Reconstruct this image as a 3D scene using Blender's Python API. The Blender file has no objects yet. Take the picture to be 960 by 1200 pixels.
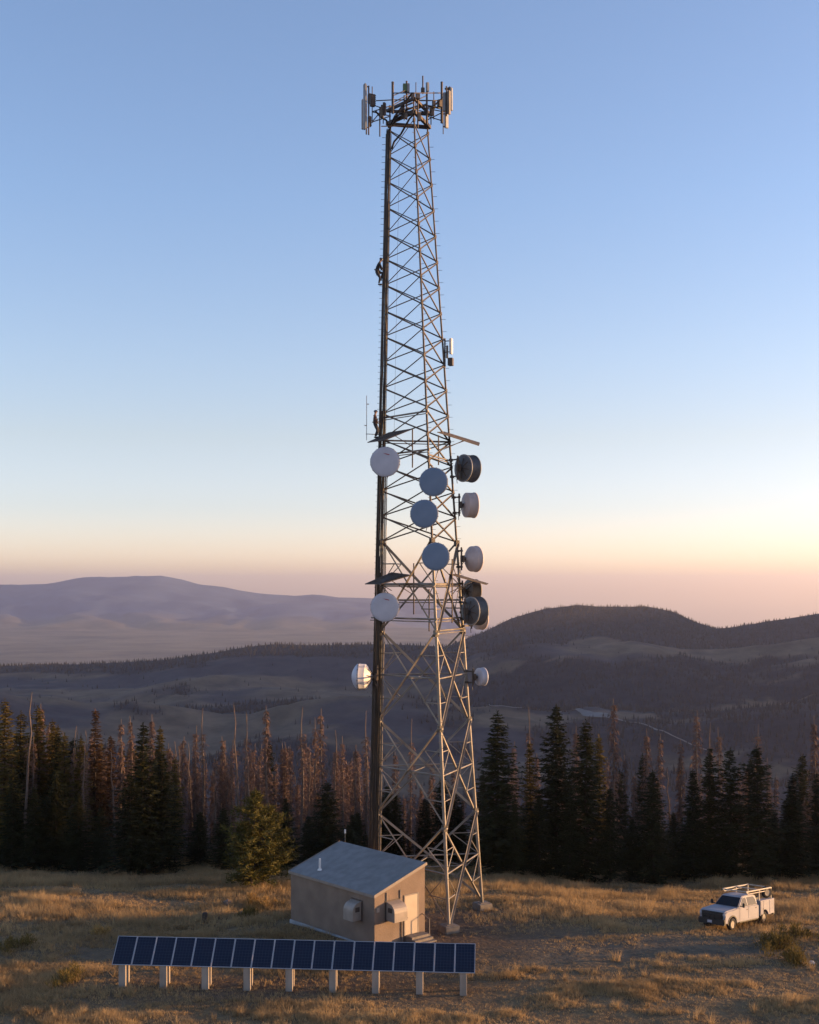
import bpy, bmesh, math, random
import numpy as np
from mathutils import Vector, Matrix, noise as mnoise

SC = bpy.context.scene
COL = SC.collection
R = math.radians
F, CX, HY, HC = 1450.0, 480.0, 690.0, 20.0      # focal length in photo pixels, centre column, horizon row, camera height


def at(px, py, d):
    """A point of the place seen at photo pixel px, py at depth d."""
    return Vector(((px - CX) / F * d, d, HC - (py - HY) / F * d))


# ---------------------------------------------------------------- materials
def mat(name, c1, c2=None, scale=3.0, rough=0.7, metal=0.0, bump=0.0, bscale=None, detail=4.0, spec=0.5, stretch=None):
    m = bpy.data.materials.new(name)
    m.use_nodes = True
    nt = m.node_tree
    b = nt.nodes['Principled BSDF']
    b.inputs['Roughness'].default_value = rough
    b.inputs['Metallic'].default_value = metal
    b.inputs['Specular IOR Level'].default_value = spec
    c2 = c2 or tuple(x * 0.8 for x in c1)
    tc = nt.nodes.new('ShaderNodeTexCoord')
    n = nt.nodes.new('ShaderNodeTexNoise')
    n.inputs['Scale'].default_value = scale
    n.inputs['Detail'].default_value = detail
    src = tc.outputs['Object']
    if stretch:
        mp = nt.nodes.new('ShaderNodeMapping')
        mp.inputs['Scale'].default_value = stretch
        nt.links.new(src, mp.inputs['Vector'])
        src = mp.outputs['Vector']
    nt.links.new(src, n.inputs['Vector'])
    r = nt.nodes.new('ShaderNodeValToRGB')
    r.color_ramp.elements[0].position = 0.32
    r.color_ramp.elements[1].position = 0.68
    r.color_ramp.elements[0].color = (*c2, 1)
    r.color_ramp.elements[1].color = (*c1, 1)
    nt.links.new(n.outputs['Fac'], r.inputs['Fac'])
    nt.links.new(r.outputs['Color'], b.inputs['Base Color'])
    if bump:
        n2 = nt.nodes.new('ShaderNodeTexNoise')
        n2.inputs['Scale'].default_value = bscale or scale * 4
        n2.inputs['Detail'].default_value = 3
        nt.links.new(src, n2.inputs['Vector'])
        bp = nt.nodes.new('ShaderNodeBump')
        bp.inputs['Strength'].default_value = bump
        bp.inputs['Distance'].default_value = 0.02
        nt.links.new(n2.outputs['Fac'], bp.inputs['Height'])
        nt.links.new(bp.outputs['Normal'], b.inputs['Normal'])
    return m


def leaf_mat(name, ca, cb, attr='tint', transl=0.25):
    """Vegetation: colour varies from leaf to leaf by a random number stored on the mesh, and from plant to plant."""
    m = bpy.data.materials.new(name)
    m.use_nodes = True
    nt = m.node_tree
    b = nt.nodes['Principled BSDF']
    b.inputs['Roughness'].default_value = 0.8
    b.inputs['Specular IOR Level'].default_value = 0.15
    a = nt.nodes.new('ShaderNodeAttribute')
    a.attribute_name = attr
    oi = nt.nodes.new('ShaderNodeObjectInfo')
    add = nt.nodes.new('ShaderNodeMath')
    add.operation = 'MULTIPLY_ADD'
    nt.links.new(oi.outputs['Random'], add.inputs[0])
    add.inputs[1].default_value = 0.4
    sub = nt.nodes.new('ShaderNodeMath')
    sub.operation = 'MULTIPLY'
    sub.inputs[1].default_value = 0.7
    nt.links.new(a.outputs['Fac'], sub.inputs[0])
    nt.links.new(sub.outputs[0], add.inputs[2])
    r = nt.nodes.new('ShaderNodeValToRGB')
    r.color_ramp.elements[0].color = (*ca, 1)
    r.color_ramp.elements[1].color = (*cb, 1)
    nt.links.new(add.outputs[0], r.inputs['Fac'])
    nt.links.new(r.outputs['Color'], b.inputs['Base Color'])
    if transl:
        t = nt.nodes.new('ShaderNodeBsdfTranslucent')
        nt.links.new(r.outputs['Color'], t.inputs['Color'])
        mx = nt.nodes.new('ShaderNodeMixShader')
        mx.inputs[0].default_value = transl
        nt.links.new(b.outputs[0], mx.inputs[1])
        nt.links.new(t.outputs[0], mx.inputs[2])
        nt.links.new(mx.outputs[0], nt.nodes['Material Output'].inputs['Surface'])
    return m


# ---------------------------------------------------------------- mesh helpers
def frame_from(d):
    d = Vector(d).normalized()
    up = Vector((0, 0, 1)) if abs(d.z) < 0.95 else Vector((1, 0, 0))
    x = d.cross(up).normalized()
    return x, x.cross(d).normalized(), d


class MB:
    """Collects simple shapes; build() links them as ONE mesh object."""

    def __init__(self):
        self.v, self.f, self.s = [], [], []

    def add(self, vs, fs, smooth=False):
        o = len(self.v)
        self.v.extend([tuple(p) for p in vs])
        self.f.extend([tuple(i + o for i in q) for q in fs])
        self.s.extend([smooth] * len(fs))
        return self

    def tube(self, p0, p1, r0, r1=None, n=6, cap=True, smooth=True):
        p0, p1 = Vector(p0), Vector(p1)
        r1 = r0 if r1 is None else r1
        x, y, d = frame_from(p1 - p0)
        vs = []
        for p, r in ((p0, r0), (p1, r1)):
            for k in range(n):
                a = 2 * math.pi * (k + .5) / n
                vs.append(p + x * math.cos(a) * r + y * math.sin(a) * r)
        fs = [(k, (k + 1) % n, n + (k + 1) % n, n + k) for k in range(n)]
        self.add(vs, fs, smooth)
        if cap:
            self.add(vs, [tuple(range(n - 1, -1, -1)), tuple(range(n, 2 * n))])
        return self

    def path(self, pts, r, n=5):
        for a, b in zip(pts[:-1], pts[1:]):
            self.tube(a, b, r, r, n)
        return self

    def angle(self, p0, p1, w, t=None):
        """An L section bar, like the rolled steel angles of a lattice tower."""
        p0, p1 = Vector(p0), Vector(p1)
        t = t or w * 0.14
        x, y, d = frame_from(p1 - p0)
        prof = [(0, 0), (w, 0), (w, t), (t, t), (t, w), (0, w)]
        vs = [p + x * a + y * b for p in (p0, p1) for a, b in prof]
        n = 6
        fs = [(k, (k + 1) % n, n + (k + 1) % n, n + k) for k in range(n)]
        fs += [(5, 4, 3, 2, 1, 0), tuple(range(6, 12))]
        return self.add(vs, fs)

    def box(self, c, size, rot=None, bevel=0.0):
        c = Vector(c)
        h = [s / 2 for s in size]
        rot = rot or Matrix.Identity(3)
        if bevel:
            bm = bmesh.new()
            bmesh.ops.create_cube(bm, size=1)
            for v in bm.verts:
                v.co = Vector((v.co.x * size[0], v.co.y * size[1], v.co.z * size[2]))
            bmesh.ops.bevel(bm, geom=bm.edges[:], offset=bevel, segments=2, affect='EDGES')
            bm.verts.index_update()
            self.add([c + rot @ v.co for v in bm.verts], [[v.index for v in f.verts] for f in bm.faces])
            bm.free()
            return self
        vs = [c + rot @ Vector((sx * h[0], sy * h[1], sz * h[2])) for sx in (-1, 1) for sy in (-1, 1) for sz in (-1, 1)]
        fs = [(0, 1, 3, 2), (4, 6, 7, 5), (0, 4, 5, 1), (2, 3, 7, 6), (0, 2, 6, 4), (1, 5, 7, 3)]
        return self.add(vs, fs)

    def bar(self, p0, p1, w, h):
        p0, p1 = Vector(p0), Vector(p1)
        x, y, d = frame_from(p1 - p0)
        m = Matrix((x, y, d)).transposed()
        return self.box((p0 + p1) / 2, (w, h, (p1 - p0).length), m)

    def lathe(self, prof, origin=(0, 0, 0), axis=(0, 0, 1), n=24, smooth=True, cap=True):
        """prof: list of (distance along axis, radius)."""
        o = Vector(origin)
        x, y, d = frame_from(axis)
        vs, fs = [], []
        for a, r in prof:
            for k in range(n):
                t = 2 * math.pi * k / n
                vs.append(o + d * a + x * math.cos(t) * r + y * math.sin(t) * r)
        for i in range(len(prof) - 1):
            for k in range(n):
                fs.append((i * n + k, i * n + (k + 1) % n, (i + 1) * n + (k + 1) % n, (i + 1) * n + k))
        self.add(vs, fs, smooth)
        m = len(prof) - 1
        if not cap:
            return self
        if prof[0][1] > 1e-4:
            self.add(vs[:n], [tuple(range(n - 1, -1, -1))])
        if prof[m][1] > 1e-4:
            self.add(vs[m * n:], [tuple(range(n))])
        return self

    def prism(self, poly, y0, y1):
        """Outline in x-z, extruded along y (faces at both ends)."""
        n = len(poly)
        vs = [(p[0], y0, p[1]) for p in poly] + [(p[0], y1, p[1]) for p in poly]
        fs = [(k, (k + 1) % n, n + (k + 1) % n, n + k) for k in range(n)]
        fs += [tuple(range(n - 1, -1, -1)), tuple(range(n, 2 * n))]
        return self.add(vs, fs)

    def quad(self, *ps):
        return self.add(ps, [tuple(range(len(ps)))])

    def mesh(self, name, m, origin=None):
        me = bpy.data.meshes.new(name)
        v = self.v
        if origin is not None:
            v = [(a - origin[0], b - origin[1], c - origin[2]) for a, b, c in v]
        me.from_pydata(v, [], self.f)
        me.polygons.foreach_set('use_smooth', self.s)
        if m:
            me.materials.append(m)
        bm = bmesh.new()
        bm.from_mesh(me)
        bmesh.ops.recalc_face_normals(bm, faces=bm.faces)
        bm.to_mesh(me)
        bm.free()
        return me

    def build(self, name, m, parent=None, origin=None):
        return link(name, self.mesh(name, m, origin), parent)


def link(name, me, parent=None):
    o = bpy.data.objects.new(name, me)
    COL.objects.link(o)
    if parent:
        o.parent = parent
    return o


def tag(o, label=None, cat=None, group=None, kind=None):
    for k, v in (('label', label), ('category', cat), ('group', group), ('kind', kind)):
        if v:
            o[k] = v
    return o


def thing(name, label, cat, loc=(0, 0, 0), rot=(0, 0, 0), group=None):
    o = bpy.data.objects.new(name, None)
    COL.objects.link(o)
    o.location = loc
    o.rotation_euler = rot
    o.empty_display_size = 0.3
    return tag(o, label, cat, group)


def copy_thing(o, loc, rot=None, scale=None, label=None, group=None):
    c = o.copy()
    COL.objects.link(c)
    c.location = loc
    if rot is not None:
        c.rotation_euler = rot
    if scale is not None:
        c.scale = scale
    tag(c, label, None, group)
    for ch in o.children:
        d = ch.copy()
        COL.objects.link(d)
        d.parent = c
        for g in ch.children:
            e = g.copy()
            COL.objects.link(e)
            e.parent = d
    return c


def np_mesh(name, V, faces_idx, loop_n, m, tint=None, smooth=False):
    """Fast mesh from numpy: V (n,3), faces_idx flat loop indices, loop_n corners per face."""
    me = bpy.data.meshes.new(name)
    V = np.asarray(V, dtype=np.float32)
    li = np.asarray(faces_idx, dtype=np.int32).ravel()
    nf = len(li) // loop_n
    me.vertices.add(len(V))
    me.vertices.foreach_set('co', V.ravel())
    me.loops.add(len(li))
    me.loops.foreach_set('vertex_index', li)
    me.polygons.add(nf)
    me.polygons.foreach_set('loop_start', np.arange(nf, dtype=np.int32) * loop_n)
    me.polygons.foreach_set('loop_total', np.full(nf, loop_n, dtype=np.int32))
    if smooth:
        me.polygons.foreach_set('use_smooth', np.ones(nf, dtype=bool))
    if tint is not None:
        at_ = me.attributes.new('tint', 'FLOAT', 'POINT')
        at_.data.foreach_set('value', np.asarray(tint, dtype=np.float32))
    me.materials.append(m)
    me.update()
    me.validate()
    return me


# smooth value noise in numpy, used for terrain and for where things grow
def vnoise(x, y, seed=0):
    x = np.asarray(x, dtype=np.float64)
    y = np.asarray(y, dtype=np.float64)
    xi, yi = np.floor(x).astype(np.int64), np.floor(y).astype(np.int64)
    fx, fy = x - xi, y - yi
    ux, uy = fx * fx * fx * (fx * (6 * fx - 15) + 10), fy * fy * fy * (fy * (6 * fy - 15) + 10)

    def h(a, b):
        n = (a * 374761393 + b * 668265263 + seed * 982451653) & 0xffffffff
        n = ((n ^ (n >> 13)) * 1274126177) & 0xffffffff
        return ((n ^ (n >> 16)) & 0xffff) / 65535.0
    return ((h(xi, yi) * (1 - ux) + h(xi + 1, yi) * ux) * (1 - uy) + (h(xi, yi + 1) * (1 - ux) + h(xi + 1, yi + 1) * ux) * uy) * 2 - 1


def fbm(x, y, octaves=4, seed=0, gain=0.5, lac=2.03):
    t, a, s = 0.0, 1.0, 0.0
    for k in range(octaves):
        t = t + a * vnoise(x, y, seed + k * 17)
        s += a
        a *= gain
        x, y = np.asarray(x) * lac + 3.1, np.asarray(y) * lac - 1.7
    return t / s


def sstep(a, b, x):
    t = np.clip((np.asarray(x, dtype=np.float64) - a) / (b - a), 0, 1)
    return t * t * (3 - 2 * t)


# ---------------------------------------------------------------- camera, sun, sky, air
cam_d = bpy.data.cameras.new('camera')
cam_d.sensor_fit = 'VERTICAL'
cam_d.sensor_height = 36.0
cam_d.lens = 36.0 * F / 1200.0
cam_d.shift_y = (HY - 600.0) / 1200.0
cam_d.clip_start = 0.5
cam_d.clip_end = 90000
cam = bpy.data.objects.new('camera', cam_d)
COL.objects.link(cam)
cam.location = (0, 0, HC)
cam.rotation_euler = (R(90), 0, 0)
SC.camera = cam

SUN_EL, SUN_AZ = 4.9, 82.0         # azimuth clockwise from straight ahead (+Y): the sun stands to the right, a little behind the tower
world = bpy.data.worlds.new('World')
SC.world = world
world.use_nodes = True
wn = world.node_tree
bg = wn.nodes['Background']
sky = wn.nodes.new('ShaderNodeTexSky')
sky.sky_type = 'NISHITA'
sky.sun_disc = False
sky.sun_elevation = R(SUN_EL)
sky.sun_rotation = R(SUN_AZ)
sky.altitude = 1500
sky.air_density = 1.0
sky.dust_density = 1.5
sky.ozone_density = 1.5
tint = wn.nodes.new('ShaderNodeMix')           # white balance of the evening sky
tint.data_type = 'RGBA'
tint.blend_type = 'MULTIPLY'
tint.inputs['Factor'].default_value = 1.0
gm = wn.nodes.new('ShaderNodeTexCoord')
sx_ = wn.nodes.new('ShaderNodeSeparateXYZ')
wn.links.new(gm.outputs['Generated'], sx_.inputs[0])
rp = wn.nodes.new('ShaderNodeValToRGB')
els = rp.color_ramp.elements
els[0].position, els[0].color = 0.0, (1.10, 0.92, 1.08, 1)
els[1].position, els[1].color = 0.30, (0.97, 0.92, 1.0, 1)
for p_, c_ in ((0.025, (1.16, 1.00, 1.30, 1)), (0.065, (0.97, 0.865, 1.06, 1)), (0.12, (1.02, 0.84, 0.86, 1)), (0.18, (1.02, 0.885, 0.92, 1))):
    e_ = els.new(p_)
    e_.color = c_
wn.links.new(sx_.outputs['Z'], rp.inputs['Fac'])
wb = wn.nodes.new('ShaderNodeMix')
wb.data_type = 'RGBA'
wb.blend_type = 'MULTIPLY'
wb.inputs['Factor'].default_value = 1.0
wb.inputs['B'].default_value = (1.165, 1.165, 1.24, 1)
wn.links.new(rp.outputs['Color'], wb.inputs['A'])
wn.links.new(wb.outputs['Result'], tint.inputs['B'])
wn.links.new(sky.outputs[0], tint.inputs['A'])
wn.links.new(tint.outputs['Result'], bg.inputs['Color'])
bg.inputs['Strength'].default_value = 0.15

sun_d = bpy.data.lights.new('sun', 'SUN')
sun_d.energy = 5.0
sun_d.angle = R(0.6)
sun_d.color = (1.0, 0.58, 0.25)
sun = bpy.data.objects.new('sun', sun_d)
COL.objects.link(sun)
sv = Vector((math.sin(R(SUN_AZ)) * math.cos(R(SUN_EL)), math.cos(R(SUN_AZ)) * math.cos(R(SUN_EL)), math.sin(R(SUN_EL))))
sun.rotation_euler = sv.to_track_quat('Z', 'Y').to_euler()
sun.location = (60, 60, 60)

SC.view_settings.view_transform = 'Standard'
SC.view_settings.look = 'None'
SC.view_settings.gamma = 1
SC.view_settings.exposure = 1.24
SC.cycles.use_denoising = True
SC.cycles.max_bounces = 6
SC.cycles.transparent_max_bounces = 8
# ---------------------------------------------------------------- the lie of the land
SHX = dict(F=Vector((-1.94, 68.7, 0)), u=Vector((-0.66, 0.751, 0)), v=Vector((0.751, 0.66, 0)), L=7.9, W=3.75)


def ground_z(x, y):
    x = np.asarray(x, dtype=np.float64)
    y = np.asarray(y, dtype=np.float64)
    sx = sstep(7, 19, x)
    k = 0.003 + 0.008 * sx
    y0 = 68 + 1.5 * sx
    yc = y0 + 0.12 / (2 * k)
    t = np.clip(y - y0, 0, None)
    q = np.where(y < yc, k * t * t, k * (yc - y0) ** 2 + 0.12 * (y - yc))
    z = -q
    z = z - 0.09 * np.clip(y - 118, 0, None)
    z = z - 0.0012 * np.clip(52 - y, 0, None) ** 2
    z = z - 0.0006 * np.clip(np.abs(x) - 45, 0, None) ** 2
    flat = np.clip(1 - np.hypot((x - 0.5) / 11, (y - 74) / 7) ** 4, 0, 1)
    flat = np.maximum(flat, np.clip(1 - np.hypot((x + 6) / 12, (y - 61.8) / 3.5) ** 4, 0, 1))
    und = 0.30 * fbm(x / 15, y / 11, 3, 5) + 0.10 * fbm(x / 3.2, y / 2.4, 2, 9) + 0.035 * fbm(x / 0.9, y / 0.9, 2, 11)
    return z + und * (1 - 0.85 * flat)


def gz(x, y):
    return float(ground_z(np.array([x]), np.array([y]))[0])


def grid_mesh(name, xs, ys, Z, m, attrs=()):
    nx, ny = len(xs), len(ys)
    X, Y = np.meshgrid(xs, ys)
    V = np.stack([X.ravel(), Y.ravel(), Z.ravel()], 1)
    i = np.arange(nx * ny).reshape(ny, nx)
    q = np.stack([i[:-1, :-1], i[:-1, 1:], i[1:, 1:], i[1:, :-1]], -1).reshape(-1, 4)
    me = np_mesh(name, V, q, 4, m, smooth=True)
    for an, av in attrs:
        a = me.attributes.new(an, 'FLOAT', 'POINT')
        a.data.foreach_set('value', av.ravel().astype(np.float32))
    return me


def terrain_mat(name, bands, rough=0.95, bump=0.0, bscale=1.0, nscale=1.0, speck=None):
    """bands: list of (attribute, colour a, colour b, noise scale); the first is the base, the others are laid over it by attribute."""
    m = bpy.data.materials.new(name)
    m.use_nodes = True
    nt = m.node_tree
    b = nt.nodes['Principled BSDF']
    b.inputs['Roughness'].default_value = rough
    b.inputs['Specular IOR Level'].default_value = 0.1
    tc = nt.nodes.new('ShaderNodeTexCoord')
    last = None
    for i, (attr, ca, cb, sc) in enumerate(bands):
        n = nt.nodes.new('ShaderNodeTexNoise')
        n.inputs['Scale'].default_value = sc
        n.inputs['Detail'].default_value = 6
        n.inputs['Roughness'].default_value = 0.65
        nt.links.new(tc.outputs['Object'], n.inputs['Vector'])
        r = nt.nodes.new('ShaderNodeValToRGB')
        r.color_ramp.elements[0].position = 0.33
        r.color_ramp.elements[1].position = 0.67
        r.color_ramp.elements[0].color = (*ca, 1)
        r.color_ramp.elements[1].color = (*cb, 1)
        nt.links.new(n.outputs['Fac'], r.inputs['Fac'])
        if last is None:
            last = r.outputs['Color']
        else:
            a = nt.nodes.new('ShaderNodeAttribute')
            a.attribute_name = attr
            mx = nt.nodes.new('ShaderNodeMix')
            mx.data_type = 'RGBA'
            nt.links.new(a.outputs['Fac'], mx.inputs['Factor'])
            nt.links.new(last, mx.inputs['A'])
            nt.links.new(r.outputs['Color'], mx.inputs['B'])
            last = mx.outputs['Result']
    nt.links.new(last, b.inputs['Base Color'])
    if bump:
        n2 = nt.nodes.new('ShaderNodeTexNoise')
        n2.inputs['Scale'].default_value = bscale
        n2.inputs['Detail'].default_value = 6
        nt.links.new(tc.outputs['Object'], n2.inputs['Vector'])
        bp = nt.nodes.new('ShaderNodeBump')
        bp.inputs['Strength'].default_value = bump
        bp.inputs['Distance'].default_value = 0.15
        nt.links.new(n2.outputs['Fac'], bp.inputs['Height'])
        nt.links.new(bp.outputs['Normal'], b.inputs['Normal'])
    return m


# where the soil is bare or the grass is short: 1 = bare
def bare_mask(x, y):
    n = fbm(x / 4, y / 3, 4, 21) * 0.35
    pad = np.clip(1.45 - np.hypot((x - 1.0) / 7.0, (y - 73.4) / 6.4) + n, 0, 1)
    sol = np.clip(1.35 - np.maximum(np.abs(x + 5.8) / 9.5, np.abs(y - 61.9) / 2.3) + n, 0, 1)
    return np.maximum(pad, sol * 0.85)


def track_mask(x, y):
    n = fbm(x / 6, y / 2.5, 4, 33)
    c = 68.3 + 0.10 * (x - 8) - 0.004 * (x - 8) ** 2
    r = sstep(3, 7, x) * (1 - sstep(20, 27, x)) * np.clip(1.5 - np.abs(y - c) / 3.3 + 0.5 * n, 0, 1)
    l = (1 - sstep(-12, -9, x)) * np.clip(1.4 - np.abs(y - 68.5) / 3.0 + 0.6 * n, 0, 1) * 0.75
    return np.clip(np.maximum(r, l), 0, 1)


xs = np.arange(-150, 150.1, 0.5)
ys = np.concatenate([np.arange(20, 45, 1.0), np.arange(45, 110, 0.3), np.arange(110, 260.1, 2.0)])
X, Y = np.meshgrid(xs, ys)
Z = ground_z(X, Y)
M_ground = terrain_mat('dry_ground', [
    ('', (0.11, 0.075, 0.045), (0.21, 0.15, 0.085), 0.9),
    ('short', (0.080, 0.067, 0.052), (0.155, 0.125, 0.088), 1.6),
    ('bare', (0.070, 0.047, 0.033), (0.15, 0.10, 0.066), 2.2)], bump=0.7, bscale=5.0)
g = link('ground', grid_mesh('ground', xs, ys, Z, M_ground, (('short', track_mask(X, Y)), ('bare', bare_mask(X, Y)))))
tag(g, kind='structure')


# ---- the hills across the valley: ridges with their own crest lines
def crest(pts, d):
    """Crest heights of a ridge at distance d, given where its skyline stands against the camera's horizon."""
    px = np.array([(p[0] - CX) / F * d for p in pts])
    pz = np.array([HC - (p[1] - HY) / F * d for p in pts])
    o = np.argsort(px)
    return lambda x: np.interp(x, px[o], pz[o])


RIDGES = [
    (2600, 900, 600, crest([(-900, 800), (-400, 790), (0, 779), (100, 776), (200, 771), (250, 764), (290, 757), (320, 754), (440, 755), (505, 757), (560, 762), (650, 790), (760, 830), (1500, 860)], 2600)),
    (3100, 1500, 700, crest([(-400, 860), (380, 830), (470, 782), (530, 755), (565, 741), (600, 724), (640, 713), (675, 709), (705, 711), (740, 711), (757, 710), (790, 717), (815, 729), (840, 737), (860, 735), (900, 728), (960, 718), (1100, 700), (1500, 720)], 3100)),
    (2350, 700, 500, crest([(380, 860), (470, 815), (520, 785), (560, 764), (600, 757), (650, 755), (700, 757), (740, 753), (800, 757), (860, 752), (930, 741), (1000, 730), (1500, 730)], 2350)),
    (1750, 600, 400, crest([(-600, 850), (-200, 840), (0, 812), (80, 817), (170, 828), (260, 838), (330, 826), (400, 818), (470, 822), (540, 832), (640, 848), (800, 842), (960, 822), (1200, 815)], 1750)),
]
VALLEY = -215.0


def hill_z(x, y):
    base = -6 - 0.235 * (y - 130) * (y < 1000) - 0.235 * 870 * (y >= 1000)
    base = np.maximum(base, VALLEY) - 12
    wx = x + 90 * fbm(x / 520, y / 520, 3, 61)
    wy = y + 120 * fbm(x / 600, y / 430, 3, 67)
    z = base
    for R0, wf, wb, cf in RIDGES:
        w = np.where(y < R0, wf, wb)
        dy = np.where(np.abs(y - R0) < 200, y - R0 + (wy - y) * sstep(0, 200, np.abs(y - R0)), wy - R0)
        t = np.clip(np.abs(dy) / w, 0, 1)
        s = (1 - t) ** 1.25 * (0.55 + 0.45 * (1 - t * t))
        c = cf(x * (R0 / np.clip(y, 300, None)) ** 0.25)
        near = np.exp(-(np.abs(y - R0) / 90) ** 2)
        c = np.where(near > 0.02, near * cf(x) + (1 - near) * c, c)
        h = VALLEY + (c - VALLEY) * s
        z = np.maximum(z, h) + 9 * np.exp(-np.abs(z - h) / 14)
    # ridge added out of view to the right, to keep sun off the valley
    e = np.clip(1 - np.abs(x - 1950 - 120 * fbm(y / 500, x * 0, 3, 77)) / 420, 0, 1) * sstep(900, 1300, y)
    z = np.where(e > 0, np.maximum(z, VALLEY + (98 - VALLEY) * e ** 1.2), z)
    gul = fbm(wx / 330, y / 420, 5, 71)
    amp = 52 * sstep(700, 1500, y)
    damp = np.ones_like(x)
    for R0, wf, wb, cf in RIDGES[:2]:
        damp = np.minimum(damp, 0.12 + 0.88 * sstep(20, 420, np.abs(y - R0)))
    return z + gul * amp * damp


def wood_mask(x, y):
    """1 where the hills carry forest, 0 where they carry dry grass."""
    n = fbm(x / 400 + 0.4, y / 270, 6, 81, 0.58)
    n = n + 0.35 * fbm(x / 130, y / 85, 4, 87)
    xw = x + 160 * fbm(x / 300, y / 240, 4, 83)
    lf = 1 - sstep(-80, 320, xw)
    b = 0.10 + 0.55 * sstep(2380, 2600, y) * lf - 0.45 * np.exp(-((y - 2150) / 260) ** 2) * lf
    b = b + 0.30 * sstep(2500, 3000, y) * (1 - lf) + 0.06 * (1 - lf) - 0.35 * np.exp(-((y - 2330) / 150) ** 2) * sstep(50, 350, xw)
    return sstep(-0.04, 0.10, n + b)


hx = np.arange(-2200, 2450.1, 14.0)
hy = np.concatenate([np.arange(150, 1000, 25.0), np.arange(1000, 3400, 12.0), np.arange(3400, 4200.1, 40.0)])
HX, HYY = np.meshgrid(hx, hy)
HZ = hill_z(HX, HYY)
HZ = np.where(HYY > 3400, HZ - 0.4 * (HYY - 3400), HZ)
WM = wood_mask(HX, HYY)
BM = sstep(0.0, 0.35, fbm(HX / 260 + 5, HYY / 150, 5, 201)) * 0.85
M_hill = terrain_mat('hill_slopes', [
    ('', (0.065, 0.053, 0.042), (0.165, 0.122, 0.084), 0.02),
    ('burnt', (0.017, 0.023, 0.040), (0.044, 0.047, 0.062), 0.02),  # blue of sky-lit shade and haze mixed into burnt and wood colours
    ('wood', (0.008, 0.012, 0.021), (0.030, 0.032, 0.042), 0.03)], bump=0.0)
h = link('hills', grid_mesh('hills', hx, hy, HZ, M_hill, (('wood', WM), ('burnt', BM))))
tag(h, kind='structure')

# ---- the dirt road across the far slope, with its pale clearing


def hill_at(px, py):
    d = np.arange(400, 3400, 4.0)
    zz = HC - (py - HY) / F * d
    hh = hill_z((px - CX) / F * d, d)
    i = int(np.argmax(hh > zz))
    return Vector(((px - CX) / F * d[i], d[i], 0))


rp_ = [hill_at(px, py) for px, py in ((540, 826), (575, 829), (610, 831), (650, 834), (690, 838), (720, 843), (745, 848), (770, 857), (800, 869), (840, 880))]
pts = []
for a, b in zip(rp_[:-1], rp_[1:]):
    n_ = max(2, int((b - a).length / 8))
    pts += [a.lerp(b, k / n_) for k in range(n_)]
rv, rf_ = [], []
for i, p in enumerate(pts):
    q = pts[min(i + 1, len(pts) - 1)] - pts[max(i - 1, 0)]
    nrm = Vector((-q.y, q.x, 0)).normalized()
    pxp = CX + p.x / p.y * F
    w = 1.5 + 12.0 * math.exp(-((pxp - 702) / 17) ** 2)
    for s in (-1, -0.33, 0.33, 1):
        v_ = p + nrm * (w * s)
        rv.append((v_.x, v_.y, float(hill_z(np.array([v_.x]), np.array([v_.y]))[0]) + 1.6))
    if i:
        for k in range(3):
            rf_.append((4 * i - 4 + k, 4 * i - 3 + k, 4 * i + 1 + k, 4 * i + k))
ro = MB().add(rv, rf_, True).build('dirt_road', mat('pale_road', (0.15, 0.145, 0.14), (0.11, 0.105, 0.10), 0.05, 0.95))
tag(ro, kind='structure')

# ---- the far plain and the long mountain beyond it
FARZ = -330.0
far_crest = crest([(-900, 690), (-300, 688), (-60, 686), (0, 685), (60, 684), (85, 678), (100, 675), (140, 675), (190, 674), (205, 677), (230, 683), (262, 687), (290, 693), (320, 697), (350, 697), (370, 696),
                   (400, 700), (440, 701), (500, 704), (560, 716), (640, 760), (760, 790), (900, 790), (1200, 790), (2000, 790)], 14000)
fx = np.arange(-15000, 15000.1, 100.0)
fy = np.concatenate([np.arange(3600, 9000, 200.0), np.arange(9000, 15200, 75.0), np.arange(15200, 41000.1, 600)])
FX, FY = np.meshgrid(fx, fy)
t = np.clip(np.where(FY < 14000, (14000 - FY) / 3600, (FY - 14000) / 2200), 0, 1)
spur = 1 - 2 * np.abs(fbm(FX / 700 + 0.6 * fbm(FX / 900, FY / 900, 3, 92), FY / 2400, 6, 91))
spur = spur - 0.6
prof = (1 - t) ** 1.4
FZ = FARZ + (far_crest(FX) + 16 * fbm(FX / 260, FY / 500, 5, 93, 0.6) - FARZ) * prof + spur * 130 * np.sin(np.pi * np.clip(t, 0, 1)) ** 0.8 * (FY < 14000)
FZ = FZ + 8 * fbm(FX / 300, FY / 300, 3, 95) * sstep(0, 0.05, t) + np.where(t >= 1, 6 * fbm(FX / 500, FY / 500, 3, 97), 0)
FZ = FZ - 950 * sstep(200, 2600, FX - 0.02 * (FY - 14000)) * sstep(5000, 9000, FY)
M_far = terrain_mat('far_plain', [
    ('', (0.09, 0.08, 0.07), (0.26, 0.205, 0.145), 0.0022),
    ('wood', (0.045, 0.075, 0.15), (0.085, 0.125, 0.21), 0.003)])  # mountain forest tinted blue, distance haze put into its colour
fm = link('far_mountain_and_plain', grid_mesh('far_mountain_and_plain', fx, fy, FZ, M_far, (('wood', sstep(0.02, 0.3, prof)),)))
tag(fm, kind='structure')

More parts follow.
